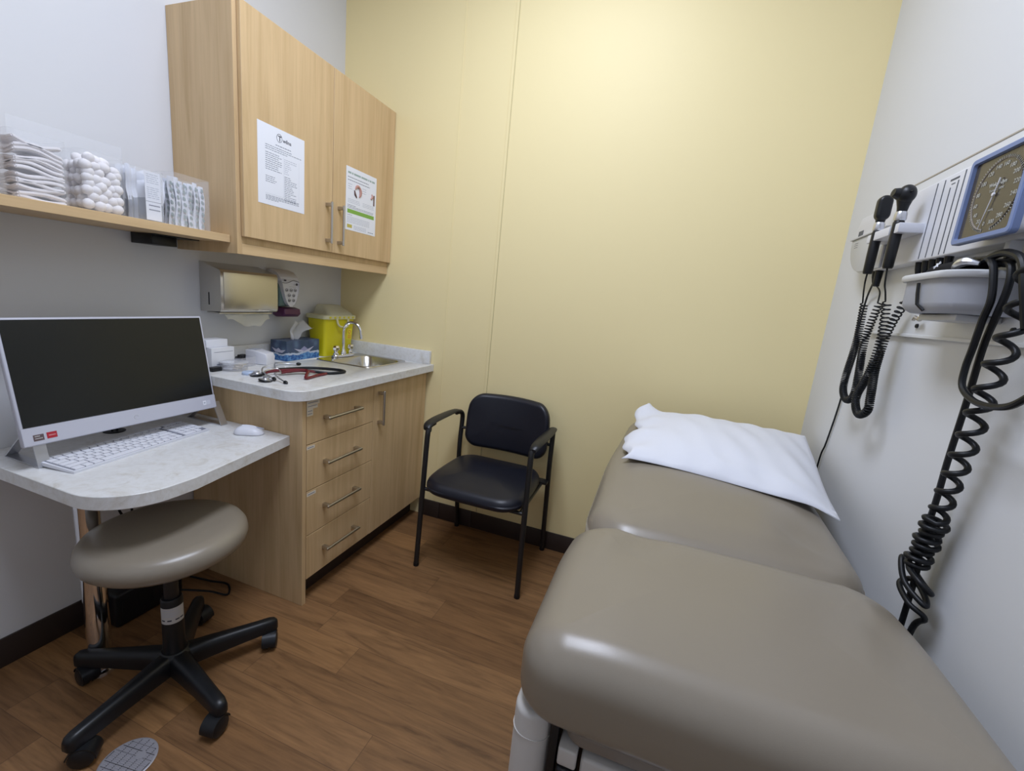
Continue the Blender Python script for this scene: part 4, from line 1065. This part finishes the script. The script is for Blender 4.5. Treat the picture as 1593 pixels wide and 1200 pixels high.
# ------------------------------------------------------------------ exam table
et = thing('exam_table', 'taupe vinyl exam table on pale grey base along the right wall', 'exam table', (2.0, -1.0, 0))
def seatf(x, y, z):
    # broad raised middle, softer sides and a shallow dish near the crease
    if z > .08:
        u = abs(x) / .33
        z -= .010 * sm(.55, .95, u) + .004 * sm(.1, .22, y) * sm(.3, .75, u)
        z -= .012 * math.exp(-(((x + .175 + .16 * (.14 - y)) / .045) ** 2 + ((y - .13) / .075) ** 2))
        z += .006 * math.exp(-(((abs(x) - .235 - .25 * (.20 - y) * .6) / .030) ** 2)) * sm(-.12, .16, y)
    return (x * (1 - .03 * sm(.05, .23, y)), y, z)
bm = B(); pad(bm, .333, .232, .075, 0, .146, .030, .064, crown=.010, fn=seatf, M=Matrix.Translation((2.004, -1.333, .655)), nc=10, ns=20, nr=22)
obj('seat_cushion', bm, TAUPE, et, sharp=False)
BANG = 3.0
def backf(x, y, z):
    if z > .06:
        u = abs(x) / .31; z -= .012 * sm(.6, .95, u)
        z -= .009 * (1 - sm(-.48, -.38, y))
        z -= .009 * math.exp(-(((abs(x) - .19) / .05) ** 2 + ((y + .36) / .06) ** 2))
    return (x * (1 - .10 * sm(-.1, .48, y)), y, z)
bm = B(); pad(bm, .308, .505, .11, 0, .120, .028, .060, crown=.012, fn=backf, M=Matrix.Translation((2.002, -1.136, .680)) @ Matrix.Rotation(math.radians(BANG), 4, 'X') @ Matrix.Translation((0, .505, 0)), nc=10, ns=20, nr=22)
obj('back_cushion', bm, TAUPE, et, sharp=False)
bm = B()
prism(bm, rrect(1.692, 2.318, -1.50, -.22, .05), .0, .585, b=.004)
box(bm, 1.74, 2.27, -1.40, -.26, .585, .655, .01); box(bm, 1.80, 2.20, -1.05, -.26, .655, .70, .005)
obj('base', bm, TBASE, et)
# corner columns flanking the front
for xa, xb in ((1.674, 1.738), (2.262, 2.334)):
    bm = B(); prism(bm, rrect(xa, xb, -1.545, -1.44, .030), .0, .652, b=.010, seg=4); prism(bm, rrect(xa - .001, xb + .001, -1.546, -1.439, .030), .603, .606)
    obj('corner_post', bm, TBASE, et, ang=50)
bm = B(); box(bm, 1.7385, 1.752, -1.535, -1.45, .05, .652, .001); box(bm, 1.752, 2.26, -1.512, -1.50, .02, .650); obj('recess_panel', bm, BLKP, et)
bm = B(); pad(bm, .250, .055, .03, 0, .030, .008, .010, M=Matrix.Translation((2.010, -1.488, .6235)), nr=3, ns=4); obj('leg_extension', bm, TAUPE2, et, sharp=False)
bm = B(); box(bm, 1.756, 1.786, -1.548, -1.500, .585, .618, .004, 3); box(bm, 1.757, 1.786, -1.552, -1.502, .535, .5838, .004, 3, mi=1); obj('bumper', bm, [TBASE, BLKP], et)
bm = B(); box(bm, 1.792, 2.245, -1.545, -1.513, .380, .612, .006, 3); df = obj('front_drawer', bm, TBASE, et)
bm = B(); prism(bm, [(-1.572, .602), (-1.546, .612), (-1.546, .590), (-1.572, .588)], 1.845, 2.19, axis=0, b=.004, seg=3); obj('pull', bm, WPLAS, df)

# pillow
def pillowmesh():
    bm = B(); t = bmesh.new(); N_ = 44; top = []; bot = []
    # plan outline corners (x,y) : near-left, near-right, far-right, far-left
    P00, P10, P11, P01 = V((1.733, -.830)), V((2.352, -.712)), V((2.350, -.330)), V((1.765, -.470))
    P00, P10, P11, P01 = V((1.735, -.735)), V((2.322, -.815)), V((2.392, -.165)), V((1.770, -.165))
    ang = math.radians(BANG)
    def under(x, y):
        zb = .680 + .120 * math.cos(ang) + .010 + (y + 1.150) * math.tan(ang) + .002
        edge = sm(2.235, 2.36, x) * .030 * sm(-.3, -.7, y) + sm(1.77, 1.70, x) * .02
        return zb - edge
    for i in range(N_ + 1):
        ra, rb = [], []
        for j in range(N_ + 1):
            u, v = i / N_, j / N_
            a = P00.lerp(P10, u); b = P01.lerp(P11, u); p = a.lerp(b, v)
            # ruffled open end on the left, soft corners
            p.x += (1 - sm(0, .07, u)) * .016 * (math.sin(v * 13 + .6) + .5 * math.sin(v * 27))
            p.y += .008 * math.sin(u * 6) * (1 - v) - .012 * math.sin(PI * u) * v + .010 * math.sin(PI * u) * (1 - v)
            e = min(1, max(0, min(u, 1 - u) / .5)); g_ = min(1, max(0, min(v, 1 - v) / .5))
            th = .050 * (1 - (1 - e) ** 2.6) ** .8 * (1 - (1 - g_) ** 3.0) ** .75 + .012 * math.sin(PI * v) * math.sin(PI * u)
            wr = .0035 * math.sin(u * 17 + v * 9) * math.sin(v * 8 + u * 3) + .0022 * math.sin(u * 41 + v * 13)
            wr += .008 * math.exp(-((u - .08) / .06) ** 2) * math.sin(v * 21)
            wr += .006 * math.exp(-((v - .08) / .05) ** 2) * math.sin(u * 22 + 1 + v * 14) * sm(.2, .5, u)
            lift = (.030 * math.exp(-(u / .07) ** 2) + .012) * sm(.7, 1, v)
            zz = under(p.x, p.y)
            ra.append(t.verts.new((p.x, p.y, zz + .004 + th + (wr if 0 < i < N_ and 0 < j < N_ else 0) * 1.0 + lift)))
            rb.append(t.verts.new((p.x, p.y, zz + .001 + lift * .7)))
        top.append(ra); bot.append(rb)
    for i in range(N_):
        for j in range(N_):
            t.faces.new((top[i][j], top[i + 1][j], top[i + 1][j + 1], top[i][j + 1])); t.faces.new((bot[i][j], bot[i][j + 1], bot[i + 1][j + 1], bot[i + 1][j]))
    for i in range(N_):
        t.faces.new((top[i][0], bot[i][0], bot[i + 1][0], top[i + 1][0])); t.faces.new((top[i + 1][N_], bot[i + 1][N_], bot[i][N_], top[i][N_]))
        t.faces.new((top[0][i + 1], bot[0][i + 1], bot[0][i], top[0][i])); t.faces.new((top[N_][i], bot[N_][i], bot[N_][i + 1], top[N_][i + 1]))
    bmesh.ops.recalc_face_normals(t, faces=t.faces); join(bm, t); return bm
tag(obj('pillow', pillowmesh(), CLOTH, ang=70), 'flat white pillow in a rumpled case on the exam table head', 'pillow')

# ------------------------------------------------------------------ wall diagnostic station
WR = ROOM_W
ds = thing('diagnostic_station', 'pale grey wall diagnostic unit with grooves and instrument holder bar', 'medical wall unit', (2.40, -.75, 1.30))
bm = B(); box(bm, WR - .007, WR - .0005, -1.42, -.44, 1.300, 1.722, .002, 1); box(bm, WR - .011, WR - .007, -1.42, -.44, 1.298, 1.306, .001, 1); box(bm, WR - .0085, WR - .0005, -1.42, -.44, 1.7205, 1.7245, .0005, 1, mi=2)
for y in (-.711, -1.047): lathe(bm, [(0, 0), (.006, 0), (.005, .004), (0, .005)], (0, 0, 0), 12, mi=1, M=Matrix.Translation((WR - .007, y, 1.328)) @ Matrix.Rotation(-PI / 2, 4, 'Y'))
obj('wall_plate', bm, [mat('off_white_plate', (.69, .70, .71), .45), BLKP, mat('tan_edge', (.42, .38, .31), .6)], ds)
XF = 2.381
pol = [(-1.42, 1.487), (-1.42, 1.676), (-.262, 1.676), (-.235, 1.640), (-.232, 1.610)] + [(-.232 - .13 * (1 - math.cos(a)), 1.606 - .119 * math.sin(a)) for a in [x * PI / 16 for x in range(1, 9)]]
bm = prism(B(), pol, XF, WR - .0075, axis=0, b=.004, seg=3)
obj('body', bm, WPLAS, ds, ang=40)
bm = B()
for (y0_, y1_, zt) in ((-.715, -.709, 1.670), (-.748, -.740, 1.669), (-.776, -.770, 1.645), (-.800, -.800, 1.655), (-.812, -.830, 1.671)):
    y = (y0_ + y1_) / 2; box(bm, XF - .0008, XF + .001, y - .0016, y + .0016, 1.492, zt); obj('groove', bm, GROOVE, ds); bm = B()
box(bm, XF - .0006, XF, -.800, -.766, 1.660, 1.664); box(bm, XF - .0006, XF, -.788, -.774, 1.651, 1.653)
obj('nameplate', bm, GROOVE, ds)
bm = B(); box(bm, XF - .0006, XF, -.300, -.262, 1.612, 1.632); obj('indicator', bm, GROOVE, ds)
bm = B()
prism(bm, [(XF, -.500), (XF, -.702), (2.327, -.704), (2.327, -.683), (2.350, -.681), (2.350, -.655), (2.327, -.653), (2.327, -.562), (2.350, -.559), (2.350, -.531), (2.332, -.528), (2.332, -.500)], 1.556, 1.580, b=.002)
obj('instrument_bar', bm, WPLAS, ds)
for y in (-.722, -.752, -.783, -.816, -.690, -.435):
    bm = B(); tube(bm, [(2.395, y, 1.4865), (2.395, y - .002, 1.470), (2.396, y - .003, 1.452)], [.0085, .0075, .0045], 10); obj('cord_connector', bm, BLKR, ds)
bm = B(); tube(bm, [(2.395, -.462, 1.4865), (2.394, -.464, 1.44)], [.0105, .0085], 12); obj('cord_connector', bm, BLKR, ds)

bm = B()
prism(bm, [(-.505, 1.4905), (-.505, 1.604), (-.2385, 1.604)] + [(-.238 - .128 * (1 - math.cos(a)), 1.604 - .1135 * math.sin(a)) for a in [x * PI / 16 for x in range(1, 9)]], 2.374, XF - .0005, axis=0, b=.0025, seg=2)
box(bm, 2.369, XF - .0005, -.505, -.234, 1.6045, 1.6100, .001, 1)
for z in (1.590, 1.583, 1.576): box(bm, 2.3735, 2.3742, -.300, -.272, z, z + .001, mi=1)
obj('end_cap', bm, [WPLAS2, GROOVE], ds)
# instruments
def scope(y, zb, tilt, kind, label):
    o = thing('otoscope' if kind else 'ophthalmoscope', label, 'medical instrument', (2.338, y, zb))
    Mx = Matrix.Translation((2.338, y, zb)) @ Matrix.Rotation(math.radians(tilt), 4, 'X')
    bm = B(); lathe(bm, [(0, 0), (.010, 0), (.0118, .004), (.0125, .05), (.0125, .115), (.0105, .120), (0, .120)], (0, 0, 0), 22, M=Mx); obj('handle', bm, BLKP, o)
    bm = B(); lathe(bm, [(0, .1202), (.0120, .1202), (.0135, .124), (.0130, .138), (.0115, .142), (0, .142)], (0, 0, 0), 22, M=Mx); obj('collar', bm, SILV, o)
    bm = B()
    if kind == 0:
        pad(bm, .0175, .034, .017, -.0125, .0125, .005, .009, M=Mx @ Matrix.Translation((0, -.003, .181)) @ Matrix.Rotation(PI / 2, 4, 'X') @ Matrix.Rotation(0, 4, 'Z'), nr=5, ns=3, nc=6)
        lathe(bm, [(.0105, .142), (.012, .152), (.0145, .166), (0, .170)], (0, 0, 0), 18, M=Mx)
        tube(bm, [Mx @ V((-.004, .004, .204)), Mx @ V((-.004, .018, .206))], .006, 10)
    else:
        lathe(bm, [(.0105, .142), (.0125, .155), (.017, .172), (0, .176)], (0, 0, 0), 18, M=Mx)
        t = bmesh.new(); bmesh.ops.create_uvsphere(t, u_segments=20, v_segments=14, radius=.0235)
        for v in t.verts: v.co = V((v.co.x * .85, v.co.y * .92, v.co.z))
        join(bm, t, 0, Mx @ Matrix.Translation((0, -.004, .184)))
        tube(bm, [Mx @ V((0, -.02, .188)), Mx @ V((0, -.035, .184))], [.003, .002], 8)
        tube(bm, [Mx @ V((-.005, .0, .184)), Mx @ V((-.024, -.004, .187)), Mx @ V((-.030, -.005, .188))], [.018, .012, .010], 14)
    obj('head', bm, BLKP, o, ang=50); return o
M0 = scope(-.545, 1.466, 0, 0, 'black scope with flat head, nearer the yellow wall, in the wall holder')
M1 = scope(-.668, 1.470, 0, 1, 'black scope with rounded head, second in the wall holder')
# coiled instrument cords
def coil_cord(par, lead0, path, lead1, R_, pitch, wr):
    h = helix(path, R_, pitch, 10); allp = smooth(lead0 + [h[0]], 5)[:-1] + h + smooth([h[-1]] + lead1, 5)[1:]
    bm = B(); tube(bm, allp, wr, 6)
    return obj('coiled_cord', bm, BLKR, par, sharp=False)
coil_cord(M0, [(2.338, -.545, 1.466), (2.338, -.544, 1.445), (2.355, -.500, 1.42)],
          [(2.372, -.476, 1.385), (2.372, -.490, 1.27), (2.372, -.474, 1.16), (2.372, -.482, 1.112), (2.372, -.525, 1.090), (2.372, -.566, 1.112), (2.372, -.562, 1.18), (2.376, -.535, 1.28), (2.380, -.560, 1.385)],
          [(2.388, -.52, 1.42), (2.395, -.466, 1.442)], .0088, lambda f: .0052 + .006 * (max(0, f - .72) / .28) + .004 * max(0, .2 - f) / .2, .0022)
coil_cord(M1, [(2.338, -.668, 1.470), (2.340, -.672, 1.43), (2.352, -.655, 1.41)],
          [(2.365, -.645, 1.385), (2.364, -.668, 1.28), (2.364, -.650, 1.19), (2.364, -.612, 1.125), (2.364, -.618, 1.090), (2.364, -.655, 1.070), (2.364, -.698, 1.092), (2.366, -.690, 1.13), (2.374, -.655, 1.20), (2.386, -.632, 1.28), (2.388, -.645, 1.33), (2.390, -.680, 1.385)],
          [(2.392, -.700, 1.42), (2.395, -.692, 1.452)], .0090, lambda f: .0055 + .009 * (max(0, f - .78) / .22) + .007 * max(0, .3 - f) / .3, .0021)
bm = B(); tube(bm, smooth([(2.395, -.438, 1.452), (2.414, -.36, 1.40), (2.418, -.345, 1.281), (2.418, -.345, 1.07), (2.418, -.312, .90), (2.416, -.290, .80), (2.416, -.285, .40), (2.414, -.28, .10)], 6), .0028, 8)
obj('power_cord', bm, BLKR, ds)

# gauge
gg = thing('blood_pressure_gauge', 'square blue-framed blood pressure dial on the wall unit', 'gauge', (2.35, -1.035, 1.487))
GX = 2.330; gy0, gy1, gz0, gz1 = -1.118, -.950, 1.487, 1.648; gc = ((gy0 + gy1) / 2, (gz0 + gz1) / 2)
def gq(yc, zc, hy, hz, r): return rrect(yc - hy, yc + hy, zc - hz, zc + hz, r, 4)
bm = B(); hy, hz = (gy1 - gy0) / 2, (gz1 - gz0) / 2
rg = [[(XF - .0005, y, z) for y, z in gq(gc[0], gc[1], hy * .86, hz * .86, .01)], [(GX + .012, y, z) for y, z in gq(gc[0], gc[1], hy * .93, hz * .93, .01)]]
ringmesh(bm, rg, False); obj('case', bm, GREYB, gg)
bm = B(); th = .0105
rg = [[(GX + .0125, y, z) for y, z in gq(gc[0], gc[1], hy, hz, .008)], [(GX + .002, y, z) for y, z in gq(gc[0], gc[1], hy, hz, .008)], [(GX, y, z) for y, z in gq(gc[0], gc[1], hy - .002, hz - .002, .008)], [(GX, y, z) for y, z in gq(gc[0], gc[1], hy - th + .001, hz - th + .001, .005)], [(GX + .006, y, z) for y, z in gq(gc[0], gc[1], hy - th, hz - th, .004)]]
ringmesh(bm, rg, False); bm.faces.ensure_lookup_table(); n_ = len(rg[0])
bm.verts.ensure_lookup_table(); bm.faces.new([bm.verts[i] for i in range(n_)]); bmesh.ops.recalc_face_normals(bm, faces=bm.faces)
obj('frame', bm, BLUEF, gg)
GF = GX + .0058
bm = B(); box(bm, GF, GF + .002, gc[0] - hy + th + .0003, gc[0] + hy - th - .0003, gc[1] - hz + th + .0003, gc[1] + hz - th - .0003); obj('dial', bm, GFACE, gg)
bm = B(); GR = .0655; GC = (gc[0] - .006, gc[1] - .002)
def gpt(ang, r): # angle clockwise from straight down, as seen from the room (right = -y)
    a_ = math.radians(ang); return (GC[0] + math.sin(a_) * r, GC[1] - math.cos(a_) * r)
GT = GF - .0006
for i in range(76):
    a_ = 10 + 22.5 * i / 5; p = gpt(a_, GR - (.004 if i % 5 else .006)); q = gpt(a_, GR)
    tube(bm, [(GT, p[0], p[1]), (GT, q[0], q[1])], .0004 if i % 5 else .0007, 4)
for i in range(16):
    a_ = 10 + 22.5 * i; p = gpt(a_, GR - .0150)
    text(bm, str(i * 20), .0105, (GT, p[0], p[1] - .003), (0, -1, 0), (0, 0, 1), False, align='CENTER')
text(bm, 'WelchAllyn', .0098, (GT, GC[0], GC[1] + .016), (0, -1, 0), (0, 0, 1), True, align='CENTER')
text(bm, 'Tycos CE 0050', .0062, (GT, GC[0], GC[1] + .007), (0, -1, 0), (0, 0, 1), False, align='CENTER')
text(bm, 'mmHg', .0052, (GT, GC[0], GC[1] - .028), (0, -1, 0), (0, 0, 1), False, align='CENTER')
obj('dial_print', bm, GPRT, gg)
bm = B(); tube(bm, [(GT + .0002, *gpt(10 + 337.5 * i / 60, GR - .0052)) for i in range(61)], .0016, 4, flat=.4); obj('dial_ring', bm, GBAR, gg)
bm = B(); p = gpt(18, .060); q = gpt(196, .028)
tube(bm, [(GT - .002, *q), (GT - .002, *gpt(196, .02)), (GT - .002, *GC), (GT - .002, *p)], [.0016, .0012, .0010, .0004], 6)
lathe(bm, [(0, 0), (.0035, 0), (.003, .0025), (0, .003)], (0, 0, 0), 14, M=Matrix.Translation((GT - .0012, GC[0], GC[1])) @ Matrix.Rotation(-PI / 2, 4, 'Y'))
obj('needle', bm, WPLAS, gg)
# pivot bracket under gauge
bm = B(); box(bm, 2.372, 2.392, -1.050, -1.036, 1.462, 1.4865, .001); box(bm, 2.374, 2.390, -1.048, -1.038, 1.44, 1.462, .001, mi=1)
obj('hose_port', bm, [WPLAS2, BLKP], gg)

# basket
bk = thing('cuff_basket', 'blue-grey plastic basket on the wall below the gauge', 'basket', (2.365, -.94, 1.35))
def bpl(dx, dz, z):   # D-shaped plan
    x0_, x1_, y0_, y1_ = 2.306 - dx, 2.4155, -1.052 - dx, -.832 + dx
    r1, r2 = .062, .045
    return [(x1_, y1_, z)] + [(a, b, z) for a, b in arc(x0_ + r2, y1_ - r2, r2, 90, 180, 8)] + [(a, b, z) for a, b in arc(x0_ + r1, y0_ + r1, r1, 180, 270, 8)] + [(x1_, y0_, z)]
bm = B(); ringmesh(bm, [bpl(-.006, 0, 1.425), bpl(-.007, 0, 1.366), bpl(-.004, 0, 1.362)][::-1] if False else [bpl(-.008, 0, 1.424), bpl(-.010, 0, 1.364), bpl(0, 0, 1.424)][:0] or [bpl(-.002, 0, 1.424), bpl(-.0022, 0, 1.420), bpl(-.003, 0, 1.372), bpl(-.0034, 0, 1.3695), bpl(-.0045, 0, 1.3655), bpl(-.0085, 0, 1.3575), bpl(-.016, 0, 1.352), bpl(-.03, 0, 1.3515)])
t = bm; bmesh.ops.solidify(bm, geom=list(bm.faces), thickness=.003); bmesh.ops.recalc_face_normals(bm, faces=bm.faces); obj('bowl', bm, GREYB, bk, ang=50)
bm = B(); ringmesh(bm, [bpl(-.003, 0, 1.419), bpl(.004, 0, 1.419), bpl(.006, 0, 1.423), bpl(.006, 0, 1.430), bpl(.003, 0, 1.433), bpl(-.006, 0, 1.433), bpl(-.006, 0, 1.421)], False); obj('rim', bm, WPLAS2, bk, ang=50)
bm = B(); 
tube(bm, [(2.3035, -.934, 1.412), (2.3035, -.940, 1.39), (2.3050, -.946, 1.368), (2.3130, -.958, 1.3555)], .0032, 6); obj('slot', bm, BLKP, bk)
bm = B(); box(bm, 2.345, 2.416, -1.01, -.87, 1.338, 1.3510, .002); obj('mount', bm, WPLAS2, bk)
bm = B()
for s in (-1, 1): tube(bm, [(2.406, -.738, 1.343), (2.400, -.738 + s * .011, 1.349), (2.400, -.738 + s * .015, 1.341)], [.005, .0045, .004], 8)
tag(obj('wing_nut', bm, STEEL), 'small silver wing nut on the wall plate under the basket', 'wing nut')
# cuff bundle inside basket
cb = thing('blood_pressure_cuff', 'rolled black blood pressure cuff with white print in the basket', 'blood pressure cuff', (2.365, -.93, 1.36))
bm = B()
sp = [(math.cos(a) * (.014 + .0042 * a / PI), math.sin(a) * (.014 + .0042 * a / PI)) for a in [x * .3 for x in range(0, 42)]]
t = bmesh.new(); ra = [t.verts.new((2.362 + y * .95, -1.000, 1.430 + x * 1.10)) for x, y in sp]; rb = [t.verts.new((2.360 + y * .95, -.872, 1.428 + x * 1.05)) for x, y in sp]
for i in range(len(sp) - 1): t.faces.new((ra[i], ra[i + 1], rb[i + 1], rb[i]))
bmesh.ops.solidify(t, geom=list(t.faces), thickness=.0035); join(bm, t)
obj('cuff', bm, mat('black_nylon', (.014, .014, .018), .8), cb)
bm = B(); tube(bm, smooth([(2.330, -.985, 1.440), (2.335, -1.008, 1.450), (2.350, -1.024, 1.446)], 4), [.003, .006, .008, .009, .009, .008, .006, .005, .004], 8); obj('clip', bm, SILV, cb)
bm = B(); 
for a_ in (0, 60, 120): box(bm, -.009, .009, -.0012, .0012, 0, .0006, M=Matrix.Translation((2.3305, -.925, 1.452)) @ Matrix.Rotation(math.radians(-62), 4, 'Y') @ Matrix.Rotation(math.radians(a_), 4, 'Z'))
obj('white_print', bm, PAPER, cb)
# hoses
bm = B(); tube(bm, smooth([(2.362, -1.000, 1.444), (2.360, -1.020, 1.453), (2.358, -1.052, 1.460), (2.356, -1.088, 1.458), (2.354, -1.128, 1.440), (2.356, -1.150, 1.39), (2.370, -1.155, 1.33)], 6), .0068, 10)
tag(obj('gauge_hose', bm, BLKR), 'short black hose arching up out of the near end of the basket', 'hose')
bm = B(); tube(bm, smooth([(2.372, -.965, 1.462), (2.362, -1.019, 1.456), (2.354, -1.052, 1.445), (2.352, -1.069, 1.424), (2.352, -1.083, 1.378), (2.354, -1.073, 1.340), (2.357, -1.064, 1.292), (2.359, -1.056, 1.250), (2.358, -1.066, 1.215), (2.356, -1.112, 1.196), (2.356, -1.168, 1.196), (2.356, -1.215, 1.214), (2.360, -1.26, 1.27), (2.372, -1.28, 1.38), (2.376, -1.26, 1.47), (2.385, -1.24, 1.489)], 6), .0058, 10)
tag(obj('looped_hose', bm, BLKR), 'black hose hanging in a wide loop below the basket', 'hose')
bm = B(); tube(bm, smooth([(2.374, -1.020, 1.452), (2.366, -1.075, 1.442), (2.364, -1.092, 1.420), (2.364, -1.094, 1.390), (2.366, -1.083, 1.348), (2.376, -1.055, 1.291), (2.392, -1.026, 1.182), (2.396, -1.016, 1.058), (2.394, -1.022, .964), (2.392, -1.020, .867), (2.394, -1.03, .80), (2.394, -1.03, .55)], 6), .0058, 10)
tag(obj('straight_hose', bm, BLKR), 'straight black hose running down the wall beside the coiled one', 'hose')
hp = helix([(2.366, -1.138, 1.428), (2.368, -1.132, 1.33), (2.374, -1.105, 1.24), (2.378, -1.088, 1.12), (2.382, -1.068, 1.0), (2.385, -1.058, .94)], lambda f: .0165 - .003 * f, lambda f: .056 - .020 * f, 16)
hp2 = helix([hp[-1] * 0 + V((2.385, -1.056, .94)), V((2.384, -1.048, .88)), V((2.380, -1.045, .83))], lambda f: .0165 + .003 * math.sin(f * 17), lambda f: .0155, 16, phase=1.0)
start = smooth([(2.374, -1.03, 1.445), (2.372, -1.10, 1.450), (2.366, -1.150, 1.440), hp[0]], 5)
tangle = smooth([hp2[-1], V((2.378, -1.024, .835)), V((2.368, -1.054, .825)), V((2.374, -1.089, .815)), V((2.392, -1.094, .800)), V((2.396, -1.054, .800)), V((2.390, -1.009, .815)), V((2.370, -1.014, .83)), V((2.366, -1.054, .795)), V((2.384, -1.099, .775)), V((2.396, -1.074, .78)), V((2.396, -1.024, .79)), V((2.374, -1.024, .775)), V((2.372, -1.074, .76)), V((2.394, -1.094, .745)), V((2.396, -1.064, .70)), V((2.392, -1.054, .55))], 7)
bm = B(); tube(bm, start[:-1] + hp + smooth([hp[-1], hp2[0]], 3)[1:-1] + hp2 + tangle[1:], .0056, 10)
tag(obj('coiled_hose', bm, BLKR, sharp=False), 'stretched black coiled hose bunching up behind the exam table', 'hose')
